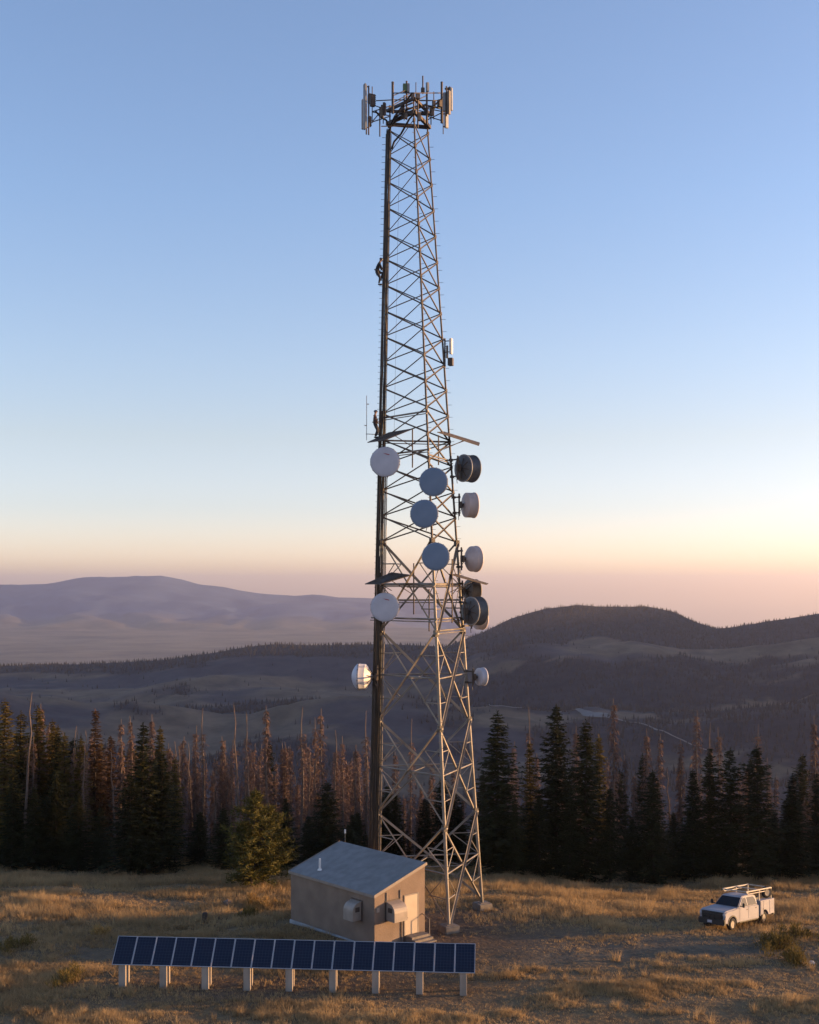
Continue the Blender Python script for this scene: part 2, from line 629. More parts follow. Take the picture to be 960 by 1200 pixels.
# ---- the air between: one even box of pale haze
hz = MB().box((0, 20400, -500), (34000, 41800, 1870))
ho = hz.build('haze', None)
tag(ho, 'pale haze filling the valley in front of the far mountain', 'haze', None, 'stuff')
mh = bpy.data.materials.new('haze_air')
mh.use_nodes = True
nt = mh.node_tree
for n in list(nt.nodes):
    if n.type == 'BSDF_PRINCIPLED':
        nt.nodes.remove(n)
vol = nt.nodes.new('ShaderNodeVolumePrincipled')
vol.inputs['Density'].default_value = 0.000046
vol.inputs['Color'].default_value = (0.82, 0.80, 0.93, 1)
vol.inputs['Anisotropy'].default_value = 0.55
nt.links.new(vol.outputs[0], nt.nodes['Material Output'].inputs['Volume'])
ho.data.materials.append(mh)
# ---------------------------------------------------------------- materials of the built things
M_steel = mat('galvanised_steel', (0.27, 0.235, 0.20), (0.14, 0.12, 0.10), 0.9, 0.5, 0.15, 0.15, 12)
M_steel_up = mat('steel_upper', (0.090, 0.068, 0.054), (0.052, 0.038, 0.031), 0.8, 0.55, 0.2, 0.15, 12)  # darker copy of the steel: silhouette against bright sky put into the colour
M_steel_dark = mat('weathered_steel', (0.085, 0.064, 0.054), (0.048, 0.035, 0.03), 2.0, 0.6, 0.2, 0.1)
M_cable = mat('black_cable', (0.022, 0.016, 0.014), (0.012, 0.010, 0.010), 1.5, 0.45, 0, 0.1)
M_cable_brown = mat('brown_cable', (0.035, 0.023, 0.017), (0.016, 0.012, 0.011), 0.35, 0.4, 0, 0.1)  # brown lifted above black so single cables seem to catch sun
M_cable_lit = mat('sunlit_cable', (0.15, 0.085, 0.04), (0.025, 0.018, 0.014), 0.6, 0.45, 0, 0.1)  # paler brown paints the yellow sunlit streaks of the cable run
M_radome = mat('radome_white', (0.45, 0.46, 0.54), (0.38, 0.39, 0.47), 1.5, 0.45, 0, 0.0)
M_radome_grey = mat('radome_grey', (0.135, 0.195, 0.30), (0.11, 0.165, 0.26), 1.5, 0.5, 0, 0.0)
M_drum_dark = mat('drum_dark', (0.11, 0.115, 0.13), (0.065, 0.07, 0.085), 2.5, 0.5, 0.1, 0.05)
M_drum_pale = mat('drum_pale', (0.55, 0.47, 0.47), (0.44, 0.37, 0.37), 2.0, 0.55, 0.0, 0.05)
M_drum_brown = mat('drum_brown', (0.16, 0.13, 0.11), (0.10, 0.085, 0.075), 2.0, 0.55, 0.1, 0.05)
M_white = mat('white_plastic', (0.72, 0.70, 0.68), (0.60, 0.58, 0.57), 2.0, 0.5)
M_panel_grey = mat('antenna_grey', (0.25, 0.26, 0.29), (0.19, 0.20, 0.22), 2.0, 0.5)
M_red = mat('red_mark', (0.35, 0.03, 0.05), (0.25, 0.02, 0.04), 4, 0.5)
M_concrete = mat('concrete', (0.22, 0.185, 0.155), (0.14, 0.12, 0.10), 3.0, 0.9, 0, 0.4, 20)

# ---------------------------------------------------------------- the lattice tower: three legs, L (left, with the cables), N (near) and R (right)
LEG0 = dict(L=Vector((-2.13, 77.2, -0.25)), N=Vector((2.30, 72.3, 0.15)), R=Vector((4.62, 78.4, -0.25)))
LEG1 = dict(L=Vector((-1.21, 76.4, 48.7)), N=Vector((0.26, 74.7, 48.7)), R=Vector((1.11, 76.9, 48.7)))


def leg(k, z):
    a, b = LEG0[k], LEG1[k]
    t = (z - a.z) / (b.z - a.z)
    return a + (b - a) * t


def zpix(k, py):
    """Height on leg k that stands at photo row py."""
    z = 20.0
    for _ in range(6):
        z = HC - (py - HY) / F * leg(k, z).y
    return z


T0 = Vector((1.6, 76.0, -0.3))
tower = thing('lattice_tower', 'tall three legged steel lattice tower rising behind the small beige building', 'tower', T0)


def tp(name, mb, m=M_steel, parent=tower):
    return mb.build(name, m, parent, T0 if parent is tower else None)


def leg_r(z):
    return 0.085 - 0.035 * z / 48.7 + (0.02 if z < 18 else 0)


# levels: four tall panels below, a row of short ones above
Z_BIG = [0.35, zpix('R', 953), zpix('R', 847), zpix('R', 742), zpix('R', 638)]
Z_BIG = [0.35, 5.95, 11.75, 17.35, 22.85]
NS = 16
Z_SM = [Z_BIG[-1] + (48.3 - Z_BIG[-1]) * (k / NS) for k in range(NS + 1)]

for k in 'LNR':
    mb = MB()
    zs = [leg_z for leg_z in [LEG0[k].z + 0.1] + Z_BIG[1:] + Z_SM[1:] + [48.9]]
    for a, b in zip(zs[:-1], zs[1:]):
        mb.tube(leg(k, a), leg(k, b), leg_r(a), leg_r(b), 10)
    for z in Z_BIG[1:]:
        p = leg(k, z)
        mb.tube(p - Vector((0, 0, 0.05)), p + Vector((0, 0, 0.05)), leg_r(z) * 2.0, None, 12)
    lg = tp('leg', mb)
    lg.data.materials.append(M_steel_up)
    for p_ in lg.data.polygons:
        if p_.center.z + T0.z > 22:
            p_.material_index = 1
    # step bolts up the outside of the leg
    mb = MB()
    out = (LEG0[k] - (LEG0['L'] + LEG0['N'] + LEG0['R']) / 3)
    out.z = 0
    out.normalize()
    tang = Vector((-out.y, out.x, 0))
    z, s = 3.0, 1
    while z < 48:
        p = leg(k, z)
        d = (out * 0.75 + tang * 0.65 * s).normalized() if k != 'L' else (Vector((-1, -0.15 * s, 0)).normalized())
        mb.tube(p, p + d * (0.30 if k != 'L' else 0.47), 0.014, None, 4)
        z += 0.38
        s = -s
    o = mb.build('step_bolts', M_steel_dark, lg, T0)
    o['kind'] = 'stuff'
    ft = MB()
    gzv = gz(LEG0[k].x, LEG0[k].y)
    ft.box((LEG0[k].x, LEG0[k].y, gzv + 0.05), (0.95, 0.95, 0.75), Matrix.Rotation(0.5, 3, 'Z'), 0.04)
    ft.box((LEG0[k].x, LEG0[k].y, gzv + 0.445), (0.5, 0.5, 0.04), Matrix.Rotation(0.5, 3, 'Z'))
    tp('footing', ft, M_concrete)

FACES = ['LN', 'NR', 'RL']
cent = lambda z: (leg('L', z) + leg('N', z) + leg('R', z)) / 3


def inset(k, z, off):
    p = leg(k, z)
    return p + (cent(z) - p).normalized() * off


def x_brace(fc, z0, z1, w0, w1=None):
    a, b = fc
    mb = MB()
    d = (leg(b, z0) - leg(a, z0)).cross(Vector((0, 0, 1))).normalized() * 0.045
    mb.angle(leg(a, z0) + d, leg(b, z1) + d, w0)
    mb.angle(leg(b, z0) - d, leg(a, z1) - d, w1 or w0)
    m = (leg(a, z0) + leg(b, z1)) / 2
    return mb


def gusset(mb, k, z, s):
    p = leg(k, z)
    mb.box(p, (s, s, s * 1.5), Matrix.Rotation(0.6, 3, 'Z'))


for za, zb in zip(Z_SM[:-1], Z_SM[1:]):
    for fc in FACES:
        mb = x_brace(fc, za + 0.05, zb - 0.05, 0.085 - 0.03 * (za - 22) / 26)
        gusset(mb, fc[0], zb, 0.13)
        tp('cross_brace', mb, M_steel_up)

# the two big panels just below the dishes are K braced with horizontals, the lower three are crossed
for i, (za, zb) in enumerate(zip(Z_BIG[:-1], Z_BIG[1:])):
    zm = (za + zb) / 2
    for fc in FACES:
        a, b = fc
        mb = x_brace(fc, za, zb, 0.145, 0.105)
        for k in fc:
            gusset(mb, k, zb, 0.26)
        tp('main_brace', mb)
        mb = MB()
        cx = (leg(a, za) + leg(b, zb) + leg(b, za) + leg(a, zb)) / 4
        # the crossing is not half way up: legs taper
        wa, wb = (leg(b, za) - leg(a, za)).length, (leg(b, zb) - leg(a, zb)).length
        zc = za + (zb - za) * wa / (wa + wb)
        q = (leg(a, za) + (leg(b, zb) - leg(a, za)) * (wa / (wa + wb)))
        mb.tube(leg(a, zc), q, 0.05, None, 6)
        mb.tube(q, leg(b, zc), 0.05, None, 6)
        tp('horizontal_strut', mb)
        for (k, o_) in ((a, b), (b, a)):
            mb = MB()
            # lower diagonal leaves leg k at za towards o_ at zb; upper diagonal arrives at leg k at zb from o_ at za
            lo = lambda t: leg(k, za) + (leg(o_, zb) - leg(k, za)) * t
            up = lambda t: leg(k, zb) + (leg(o_, za) - leg(k, zb)) * t
            tl, tu = 0.5 * wa / (wa + wb), 0.5 * wb / (wa + wb)
            pl, pu = lo(tl), up(tu)
            mb.tube(leg(k, pl.z), pl, 0.034, None, 5)
            mb.tube(pl, leg(k, zc), 0.03, None, 5)
            mb.tube(leg(k, pu.z), pu, 0.034, None, 5)
            mb.tube(pu, leg(k, zc), 0.03, None, 5)
            tp('secondary_brace', mb)
    mb = MB()     # plan bracing
    c = cent(zm)
    ms = [(leg(f[0], zm) + leg(f[1], zm)) / 2 for f in FACES]
    for p, q in zip(ms, ms[1:] + ms[:1]):
        mb.tube(p, q, 0.03, None, 5)
    tp('plan_brace', mb)

# horizontal frames and clutter where the dishes are
for z, fc, ext in ((30.6, 'LN', 0.0), (28.3, 'LN', 0.5), (20.3, 'LN', 0.0), (20.3, 'NR', 0.0), (18.2, 'LN', 0.9), (18.2, 'NR', 0), (29.2, 'RL', 0), (19.3, 'RL', 0), (17.5, 'NR', 0.2), (28.0, 'NR', 0.1)):
    a, b = leg(fc[0], z), leg(fc[1], z)
    d = (b - a).normalized()
    mb = MB().tube(a - d * ext, b + d * 0.15, 0.055, None, 6)
    n = d.cross(Vector((0, 0, 1)))
    mb.tube(a - d * ext + n * 0.09 + Vector((0, 0, -0.16)), b + d * 0.1 + n * 0.09 + Vector((0, 0, -0.16)), 0.03, None, 6)
    tp('horizontal_frame', mb, M_steel)
for (px, y0, y1, d) in ((483.5, 503, 548, 75.2), (514, 510, 545, 75.5), (485, 660, 720, 75.5), (530, 655, 730, 75.4), (503, 690, 740, 74.0)):
    tp('standoff_pipe', MB().tube(at(px, y0, d), at(px, y1, d), 0.04), M_steel_dark)

# cable ladder with its feeder cables, up the left leg
mb = MB()
lad = lambda z, s, o: leg('L', z) + Vector((-0.06 - 0.0030 * (48 - z) + s, -0.22 - o, 0))
for s in (-0.30, 0.30):
    for a, b in zip(range(0, 48, 4), range(4, 49, 4)):
        mb.bar(lad(a, s * (0.55 + 0.45 * (1 - a / 48)), 0), lad(b, s * (0.55 + 0.45 * (1 - b / 48)), 0), 0.045, 0.03)
z = 0.6
while z < 48:
    s = 0.3 * (0.55 + 0.45 * (1 - z / 48))
    mb.tube(lad(z, -s, 0), lad(z, s, 0), 0.014, None, 4)
    if int(z * 2) % 6 == 0:
        mb.tube(lad(z, 0, 0), leg('L', z), 0.02, None, 4)
    z += 0.42
tp('cable_ladder', mb, M_steel_dark)
rnd = random.Random(4)
for j in range(17):
    f = (j - 8) / 8
    top = [48.2, 48.3, 48.2, 33.0, 48.1, 48.3, 31.0, 48.2, 22.0, 48.1, 48.3, 21.0, 48.2, 48.0, 29, 48.2, 17.6][j]
    r = rnd.uniform(0.020, 0.034)
    pts = []
    z = 0.4
    while z < top:
        s = 0.29 * (0.45 + 0.55 * (1 - z / 48)) * f
        pts.append(lad(z, s + rnd.uniform(-0.02, 0.02), 0.06 + rnd.uniform(0, 0.08)))
        z += 2.2
    s = 0.25 * (0.5 + 0.5 * (1 - top / 48)) * f
    pts.append(lad(top, s, 0.08))
    tp('feeder_cable', MB().path(pts, r, 6), (M_cable, M_cable_brown, M_cable, M_cable_brown, M_cable, M_cable_lit, M_cable, M_cable)[j % 8])
mb = MB()      # thin safety cable and the slack lines left of the climb
mb.path([leg('L', z) + Vector((0.62, -0.1, 0)) for z in (29.5, 34, 40, 46.5)], 0.010, 4)
tp('safety_cable', mb, M_cable)
mb = MB()      # cable trunk fixed inside the left leg low down, with a pale conduit
for s in (0.16, 0.24):
    mb.path([leg('L', z) + Vector((s - 0.03 + 0.012 * (z % 3), -0.05, 0)) for z in np.arange(0.4, 30, 2.5)], 0.03, 6)
tp('conduit', mb, M_steel)

# ice shields over the dishes: sloping gratings on brackets
def ice_shield(p_in_a, p_in_b, p_out_a, p_out_b, bars=9):
    mb = MB()
    pa, pb, qa, qb = map(Vector, (p_in_a, p_in_b, p_out_a, p_out_b))
    for k in range(bars + 1):
        t = k / bars
        mb.bar(pa.lerp(pb, t), qa.lerp(qb, t), 0.05, 0.05)
    for k in range(7):
        t = k / 6
        mb.bar(pa.lerp(qa, t), pb.lerp(qb, t), 0.05, 0.045)
    s = [pa, pb, qb, qa]
    n = (pb - pa).cross(qa - pa).normalized() * 0.02
    mb.add([p + n for p in s] + [p - n for p in s], [(0, 1, 2, 3), (7, 6, 5, 4), (0, 4, 5, 1), (1, 5, 6, 2), (2, 6, 7, 3), (3, 7, 4, 0)])
    for a, b in ((pa, qa), (pb, qb)):
        mb.tube(a - Vector((0, 0, 1.1)), b.lerp(a, 0.35), 0.025, None, 5)
    return tp('ice_shield', mb, M_steel_dark)


ice_shield(at(456, 507, 76.0), at(484, 502.5, 74.6), at(431, 518.5, 75.4), at(452, 515.5, 74.0))
ice_shield(at(513, 506.5, 75.5), at(520, 506, 77.5), at(561, 522, 77.0), at(562, 519, 78.6), 4)
ice_shield(at(459, 671, 75.4), at(482, 674, 74.4), at(428, 684.5, 74.8), at(447, 684.5, 73.6))
ice_shield(at(527, 673, 75.4), at(535, 673, 77.6), at(570, 685, 76.6), at(572, 684, 78.2), 5)

# the head: triangular ring platforms, outriggers and rails
def hp(px, py, d):
    return at(px, py, d)


mb = MB()
for py, w in ((142, 0.11), (126.5, 0.09)):
    z = HC - (py - HY) / F * 76
    z2 = min(z, 48.7)
    ks = ['L', 'N', 'R']
    P = [cent(z2) + (leg(k, z2) - cent(z2)) * 1.15 + Vector((0, 0, z - z2)) for k in ks]
    for a, b in zip(P, P[1:] + P[:1]):
        mb.bar(a, b, w * 1.6, w * 1.8)
for k in 'LNR':
    mb.tube(leg(k, 48.6), leg(k, 48.7) + Vector((0, 0, 1.15)), 0.05, None, 8)
tp('head_ring', mb, M_steel_dark)
ZC = cent(48.6)
head_pts = [  # rails: (px, py, depth) pairs
    ((441, 118, 75.2), (461, 117, 74.2)), ((461, 109, 74.2), (485, 109, 73.6)), ((485, 109, 73.6), (519, 109, 76.6)), ((461, 117, 74.2), (519, 118, 77.0)),
    ((436, 131, 75.4), (458, 124, 76.2)), ((436, 143, 75.4), (458, 136, 76.2)), ((436, 131, 75.4), (458, 136, 76.2)), ((436, 143, 75.4), (447, 130, 75.8)),
    ((500, 127, 76.8), (519, 119, 76.9)), ((500, 127, 76.8), (520, 131, 76.9)), ((500, 141, 76.8), (520, 131, 76.9)), ((500, 136, 76.8), (520, 142, 76.9)),
    ((456, 126, 76.2), (482, 111, 79.0)), ((475, 124, 75.0), (500, 112, 79.2)), ((461, 120, 74.2), (480, 110, 78.8)), ((478, 118, 78.9), (505, 118, 79.4)),
    ((462, 130, 74.3), (485, 126, 73.9)), ((447, 148, 75.6), (500, 147, 76.5)), ((463, 135, 74.5), (500, 131, 76.6)), ((470, 126, 75.0), (484, 121, 73.8)),
    ((478, 126, 75.0), (497, 131, 76.0)), ((461, 112, 74.2), (475, 106, 78.0)), ((504, 128, 76.0), (521, 112, 76.2)), ((440, 124, 75.0), (452, 128, 76)),
]
for a, b in head_pts:
    tp('outrigger', MB().tube(hp(*a), hp(*b), 0.032, None, 6), M_steel_dark)
for pts in ([(483, 109, 74.2), (478, 116, 74.4), (472, 124, 74.6), (463, 136, 75.2), (459, 144, 75.8), (457, 152, 76.1)],
            [(486, 133, 74.2), (480, 139, 74.4), (475, 148, 74.8), (470, 157, 75.4), (462, 166, 75.9), (459, 175, 76.1)],
            [(500, 122, 76.2), (490, 127, 75.6), (478, 132, 75.2), (466, 139, 75.4), (459, 148, 75.9)],
            [(440, 130, 75.4), (446, 137, 75.6), (453, 141, 75.9), (456, 150, 76.1)],
            [(519, 128, 76.8), (508, 125, 76.2), (494, 123, 75.6), (478, 128, 75.3), (462, 138, 75.5), (457, 148, 76.0)]):
    tp('jumper_cable', MB().path([hp(*p) for p in pts], 0.06, 6), M_cable)


# ---------------------------------------------------------------- antennas on the head and on the legs: each bolted to its own pipe
def antenna(name, label, px, y0, y1, d, face, panel=None, box=None, m=M_panel_grey, group='panel antennas on the tower head', cat='antenna', pipe=0.045):
    """A pipe from row y0 to y1 at column px; a panel (rows, width, offset along its facing) and radio boxes on it. face: angle of the facing, 0 = towards the camera."""
    p0, p1 = at(px, y1, d), at(px, y0, d)
    t = thing(name, label, cat, p0, (0, 0, face), group)
    h = p1.z - p0.z
    MB().tube((0, 0, 0), (0, 0, h), pipe, None, 8).tube((0, 0, h), (0, 0, h + 0.02), pipe * 1.15, None, 8).build('mount_pipe', M_steel_dark, t)
    zz = lambda py: HC - (py - HY) / F * d - p0.z
    for q in (panel or []):
        a, b, w, off, mm = q
        za, zb = zz(b), zz(a)
        w *= 0.82
        MB().box((0, -off, (za + zb) / 2), (w, 0.12, zb - za), None, 0.03).box((0, -off + 0.085, (za + zb) / 2), (w * 0.6, 0.05, (zb - za) * 0.95)).build('panel', mm, t)
        mb = MB()
        for z in (za + 0.15, zb - 0.15):
            mb.box((0, -off / 2, z), (0.07, off, 0.05))
        mb.build('bracket', M_steel_dark, t)
    for q in (box or []):
        a, b, w, dp, ox, oy, mm = q
        za, zb = zz(b), zz(a)
        mb = MB().box((ox, oy, (za + zb) / 2), (w, dp, zb - za), None, 0.02)
        for k in range(6):
            mb.box((ox, oy + dp / 2 + 0.015, za + (zb - za) * (k + .5) / 6), (w * 0.85, 0.03, 0.02))
        mb.build('remote_radio', mm, t)
    return t


W = Vector
antenna('panel_antenna', 'long pale panel antenna facing away at the outer left of the tower head', 432.2, 101, 158, 75.2, -1.15, [(99, 152.5, 0.34, 0.26, M_panel_grey)], [(110, 124, 0.24, 0.3, 0, 0.26, M_steel_dark)])
antenna('panel_antenna', 'darker low panel antenna half hidden behind the long pale one on the head', 429.5, 116, 157.5, 77.0, -1.3, [(117, 152, 0.26, 0.24, M_panel_grey)], [(136, 148, 0.2, 0.2, 0, 0.2, M_steel_dark)])
antenna('antenna_pipe', 'thin pipe carrying a grey radio box beside the long pale panel antenna', 436.3, 102, 144, 75.6, -0.9, None, [(113, 122, 0.30, 0.25, 0.02, -0.15, M_drum_brown), (109, 112, 0.25, 0.25, -0.2, 0, M_steel_dark)], pipe=0.03)
antenna('antenna_pipe', 'low hanging pipe with two rusty radio boxes left of the head ring', 445.2, 126, 160, 75.6, -0.5, None, [(126, 138, 0.2, 0.2, 0.14, 0.0, M_drum_brown), (121, 136, 0.14, 0.2, 0.3, 0.05, M_steel_dark)], pipe=0.04)
antenna('antenna_pipe', 'low dark pipe hanging just left of the thick feeder cables at the head', 449.2, 121, 145, 75.9, -0.5, None, [(123, 135, 0.12, 0.2, -0.06, 0, M_steel_dark)], pipe=0.03)
antenna('antenna_pipe', 'tall bare grey pipe standing up above the left front of the head', 460.3, 96.5, 133, 74.2, 0.2, None, [(96.5, 100, 0.13, 0.13, 0, 0, M_steel_dark)], pipe=0.075)
antenna('small_antenna', 'stubby greenish box antenna on the pipe above the middle of the head', 476.6, 95.5, 140, 78.0, 0.1, None, [(99, 108, 0.24, 0.25, -0.12, -0.05, mat('green_box', (0.07, 0.13, 0.06), (0.05, 0.09, 0.05), 3, 0.5)), (98.5, 108.5, 0.16, 0.22, 0.1, -0.05, M_panel_grey)], pipe=0.06)
antenna('whip_antenna', 'thin rod standing between the green box antenna and the tallest mast', 487.5, 97, 128, 78.2, 0.1, None, [(109, 115, 0.25, 0.22, -0.2, 0, M_drum_brown)], pipe=0.028)
antenna('whip_antenna', 'tallest dark whip mast rising above the tower head', 495.6, 89.5, 110, 75.4, 0.1, None, [(103, 108.5, 0.22, 0.2, 0.0, 0, M_steel_dark)], pipe=0.045)
bpy.context.view_layer.update()
antenna('panel_antenna', 'short narrow grey panel on a thick pipe right of the tallest whip mast', 500.3, 97.5, 146, 75.8, 0.4, [(97.5, 108.5, 0.20, 0.14, M_panel_grey)], [(126, 133, 0.2, 0.2, 0.0, 0.1, M_steel_dark)], pipe=0.06)
antenna('antenna_pipe', 'bare brown pipe with a small radio box hanging right of the head ring', 505.2, 126, 146, 76.4, 0.5, None, [(125, 136, 0.2, 0.2, 0.02, -0.05, M_drum_brown)], pipe=0.035)
antenna('antenna_pipe', 'tall bare pipe at the inner side of the right hand antenna cluster', 517.8, 96.5, 144, 76.4, 0.7, None, [(118, 126, 0.26, 0.2, -0.18, 0, M_steel_dark)], pipe=0.075)
antenna('panel_antenna', 'brown edged panel antenna between the bare pipe and the outermost right panel', 523.3, 101.5, 136, 76.0, 0.95, [(107, 135, 0.28, 0.2, M_drum_brown)], [(108, 130, 0.16, 0.2, 0.0, 0.14, M_panel_grey)])
antenna('panel_antenna', 'upright grey panel antenna outermost on the right of the tower head', 527.0, 102, 132, 77.2, 1.15, [(103, 130, 0.3, 0.12, M_panel_grey)], [(103, 104.5, 0.3, 0.3, 0, 0.1, M_steel_dark)])
antenna('panel_antenna', 'lowest grey panel antenna hanging under the right hand antenna cluster', 519.5, 127, 157, 76.8, 0.8, [(131, 151.5, 0.36, 0.28, M_panel_grey)], [(132, 144, 0.14, 0.14, 0.0, 0.1, M_drum_brown)], pipe=0.03)

antenna('antenna_pipe', 'brown pipe with a radio box hanging over the near leg at the head', 489.8, 110, 150, 74.3, 0.2, None, [(111, 117, 0.24, 0.22, -0.02, -0.1, M_drum_brown), (133, 142, 0.18, 0.2, 0.06, -0.08, M_drum_brown)], pipe=0.05)
antenna('antenna_pipe', 'dark pipe with two small boxes standing inside the head ring on the left', 473.8, 112, 141, 74.8, 0.2, None, [(122, 131, 0.22, 0.2, -0.12, -0.05, M_steel_dark), (133, 139, 0.18, 0.2, 0.10, 0, M_drum_brown)], pipe=0.035)
antenna('antenna_pipe', 'thin dark pipe standing behind the middle of the head ring', 508.5, 108, 140, 78.0, 0.3, None, [(118, 127, 0.20, 0.2, 0.0, 0, M_steel_dark)], pipe=0.03)

# the sector panel half way down the right leg
pz = at(521.8, 414, 77.3)
t = antenna('panel_antenna', 'sunlit white panel antenna on the right leg half way up the tower', 521.5, 397, 431, 77.4, 1.25, [(397, 415.5, 0.42, 0.42, M_white)], [(420, 429, 0.34, 0.3, -0.0, -0.38, M_steel_dark), (405, 420, 0.12, 0.12, 0, -0.15, M_drum_brown)], group='antennas fixed to the tower legs', pipe=0.05)
for py in (398.5, 420):
    q = at(521.5, py, 77.4)
    tp('standoff_arm', MB().bar(leg('R', q.z), q, 0.07, 0.07), M_steel_dark)

# folded dipole whip on its arm, left of the climbers' platform
t = antenna('whip_antenna', 'slender dipole whip on a side arm left of the lower climber', 429.8, 464, 516, 75.8, 0, None, [(498, 499, 0.16, 0.03, -0.07, 0, M_white), (473, 474, 0.16, 0.03, 0.07, 0, M_white)], group='antennas fixed to the tower legs', pipe=0.018)
mb = MB().tube(at(429, 508.5, 75.8), leg('L', zpix('L', 509.5)), 0.022, None, 6)
tp('standoff_arm', mb, M_steel_dark)


# ---------------------------------------------------------------- microwave dishes
def dish(label, px, py, d, r, face, depth, m_front, m_drum, m_back=None, legk=None, mark=False, cone=False, dome=0.035, ribs=True, rim=None):
    """A drum with a flat radome, facing local -Y turned by `face` about z (0 = towards the camera)."""
    c = at(px, py, d)
    t = thing('microwave_dish', label, 'dish', c, (0, 0, face), 'microwave dishes on the tower')
    n = 36
    h = depth / 2
    # radome: slightly domed, with a rolled rim
    MB().lathe([(h + dome, 0.001), (h + dome * 0.93, r * 0.3), (h + dome * 0.75, r * 0.55), (h + dome * 0.45, r * 0.8), (h + dome * 0.15, r * 0.95), (h - 0.015, r * 0.985)], (0, 0, 0), (0, -1, 0), n).build('radome', m_front, t)
    MB().lathe([(-h, r * 0.93), (-h + 0.02, r * 0.96), (h - 0.09, r * 0.965), (h - 0.085, r * 1.0), (h - 0.012, r * 1.0), (h - 0.012, r * 0.97)], (0, 0, 0), (0, -1, 0), n).build('drum', m_drum, t)
    if rim:
        MB().lathe([(-h - 0.005, r * 0.95), (-h - 0.005, r * 1.0), (-h + 0.05, r * 1.0), (-h + 0.05, r * 0.97)], (0, 0, 0), (0, -1, 0), n).build('rim', rim, t)
    bd = 0.16 * r if not cone else 0.5 * r
    prof = [(-h - bd, 0.16 * r), (-h - bd * 0.92, 0.2 * r), (-h - bd * 0.72, 0.42 * r), (-h - bd * 0.38, 0.7 * r), (-h, 0.935 * r)]
    bk = MB().lathe(prof, (0, 0, 0), (0, -1, 0), n)
    bk.build('back', m_back or m_drum, t)
    hb = h + bd
    rb = MB()
    for k in range(8 if ribs else 0):
        a = k * math.pi / 4 + 0.2
        rb.bar((math.cos(a) * r * 0.2, hb - 0.01, math.sin(a) * r * 0.2), (math.cos(a) * r * 0.72, h + bd * 0.42, math.sin(a) * r * 0.72), 0.03, 0.05)
    if ribs:
        rb.build('back_ribs', M_steel_dark, t)
    mt = MB().tube((0, hb - 0.02, 0), (0, hb + 0.30, 0), 0.10, 0.12, 12).tube((0, hb + 0.30, -0.75 * r - 0.1), (0, hb + 0.30, 0.75 * r + 0.1), 0.057, None, 10)
    mt.box((0, hb + 0.22, 0), (0.34, 0.12, 0.42)).tube((r * 0.55, h + bd * 0.5, 0), (0.06, hb + 0.34, 0.0), 0.02)
    mt.build('mount', M_steel_dark, t)
    lo_, ro_ = h + bd + 0.1, r * 0.55      # the feed line loops down from the hub and back to the mount pipe
    MB().path([(0.02, lo_ - 0.1, -0.05), (0.10, lo_ + 0.05, -0.3), (0.14, lo_ + 0.10, -ro_), (0.10, lo_ + 0.20, -ro_ - 0.25), (0.03, lo_ + 0.22, -ro_ - 0.5)], 0.022, 5).build('feed_line', M_cable, t)
    if m_front in (M_radome, M_radome_grey) and legk != 'R':
        cl_ = MB().lathe([(h - 0.055, r * 0.99), (h - 0.055, r * 1.012), (h - 0.03, r * 1.012), (h - 0.03, r * 0.99)], (0, 0, 0), (0, -1, 0), n)
        for k in range(16):
            a = 2 * math.pi * (k + .5) / 16
            cl_.box((math.cos(a) * r * 1.005, -h + 0.05, math.sin(a) * r * 1.005), (0.05, 0.10, 0.03), Matrix.Rotation(-a, 3, 'Y'))
        cl_.build('rim_band', M_steel, t)
    if mark:
        mk = MB().add([(-0.12, -h - 0.046, 0.52), (0.10, -h - 0.046, 0.49), (0.28, -h - 0.046, 0.44), (0.26, -h - 0.046, 0.40), (0.08, -h - 0.046, 0.44)], [(0, 1, 2, 3, 4)])
        mk.add([(-0.12, -h - 0.03, 0.52), (0.10, -h - 0.03, 0.49), (0.28, -h - 0.03, 0.44), (0.26, -h - 0.03, 0.40), (0.08, -h - 0.03, 0.44)], [(4, 3, 2, 1, 0)])
        mk.build('red_mark', M_red, t)
    if legk:
        rot = Matrix.Rotation(face, 3, 'Z')
        for s in (-0.5, 0.5):
            arms = MB()
            p = c + rot @ Vector((0, hb + 0.30, s * r * 1.2))
            q = leg(legk, p.z)
            arms.bar(p, q, 0.07, 0.09)
            arms.box(q, (0.26, 0.26, 0.14))
            arms.box(p, (0.17, 0.17, 0.12))
            tp('standoff_arm', arms, M_steel_dark)
    return t


dish('white dish with a red mark, the upper one before the left leg', 451.7, 541.5, 74.6, 0.90, -0.08, 0.35, M_radome, M_radome, None, 'L', True)
dish('blue grey dish facing front, uppermost of the three beside the near leg', 508.5, 565, 73.0, 0.845, -0.10, 0.35, M_radome_grey, M_radome, None, 'N')
dish('blue grey dish facing front, middle one of three and set furthest left', 497.6, 602.3, 73.0, 0.83, -0.12, 0.35, M_radome_grey, M_radome, None, 'N')
dish('blue grey dish facing front, lowest of the three beside the near leg', 511, 652.3, 72.6, 0.82, -0.10, 0.35, M_radome_grey, M_radome, None, 'N')
dish('white dish with a red mark under the lower left ice shield', 451.5, 711.5, 74.4, 0.87, -0.08, 0.35, M_radome, M_radome, None, 'L', True)
dish('white dish turned to the left with its sunlit back, low on the left leg', 424.5, 793, 76.6, 0.83, -1.70, 0.46, M_radome, M_radome, M_white, 'L', False, True, 0.42)
dish('dark grey drum dish seen from behind, uppermost on the right leg', 548.5, 549, 77.6, 0.87, math.pi - 0.92, 0.78, M_drum_dark, M_drum_dark, M_drum_dark, 'R', rim=M_panel_grey)
dish('pinkish pale drum dish below the uppermost dark drum on the right leg', 551, 592, 77.6, 0.81, math.pi - 1.22, 0.62, M_drum_pale, M_drum_pale, M_drum_pale, 'R', ribs=False)
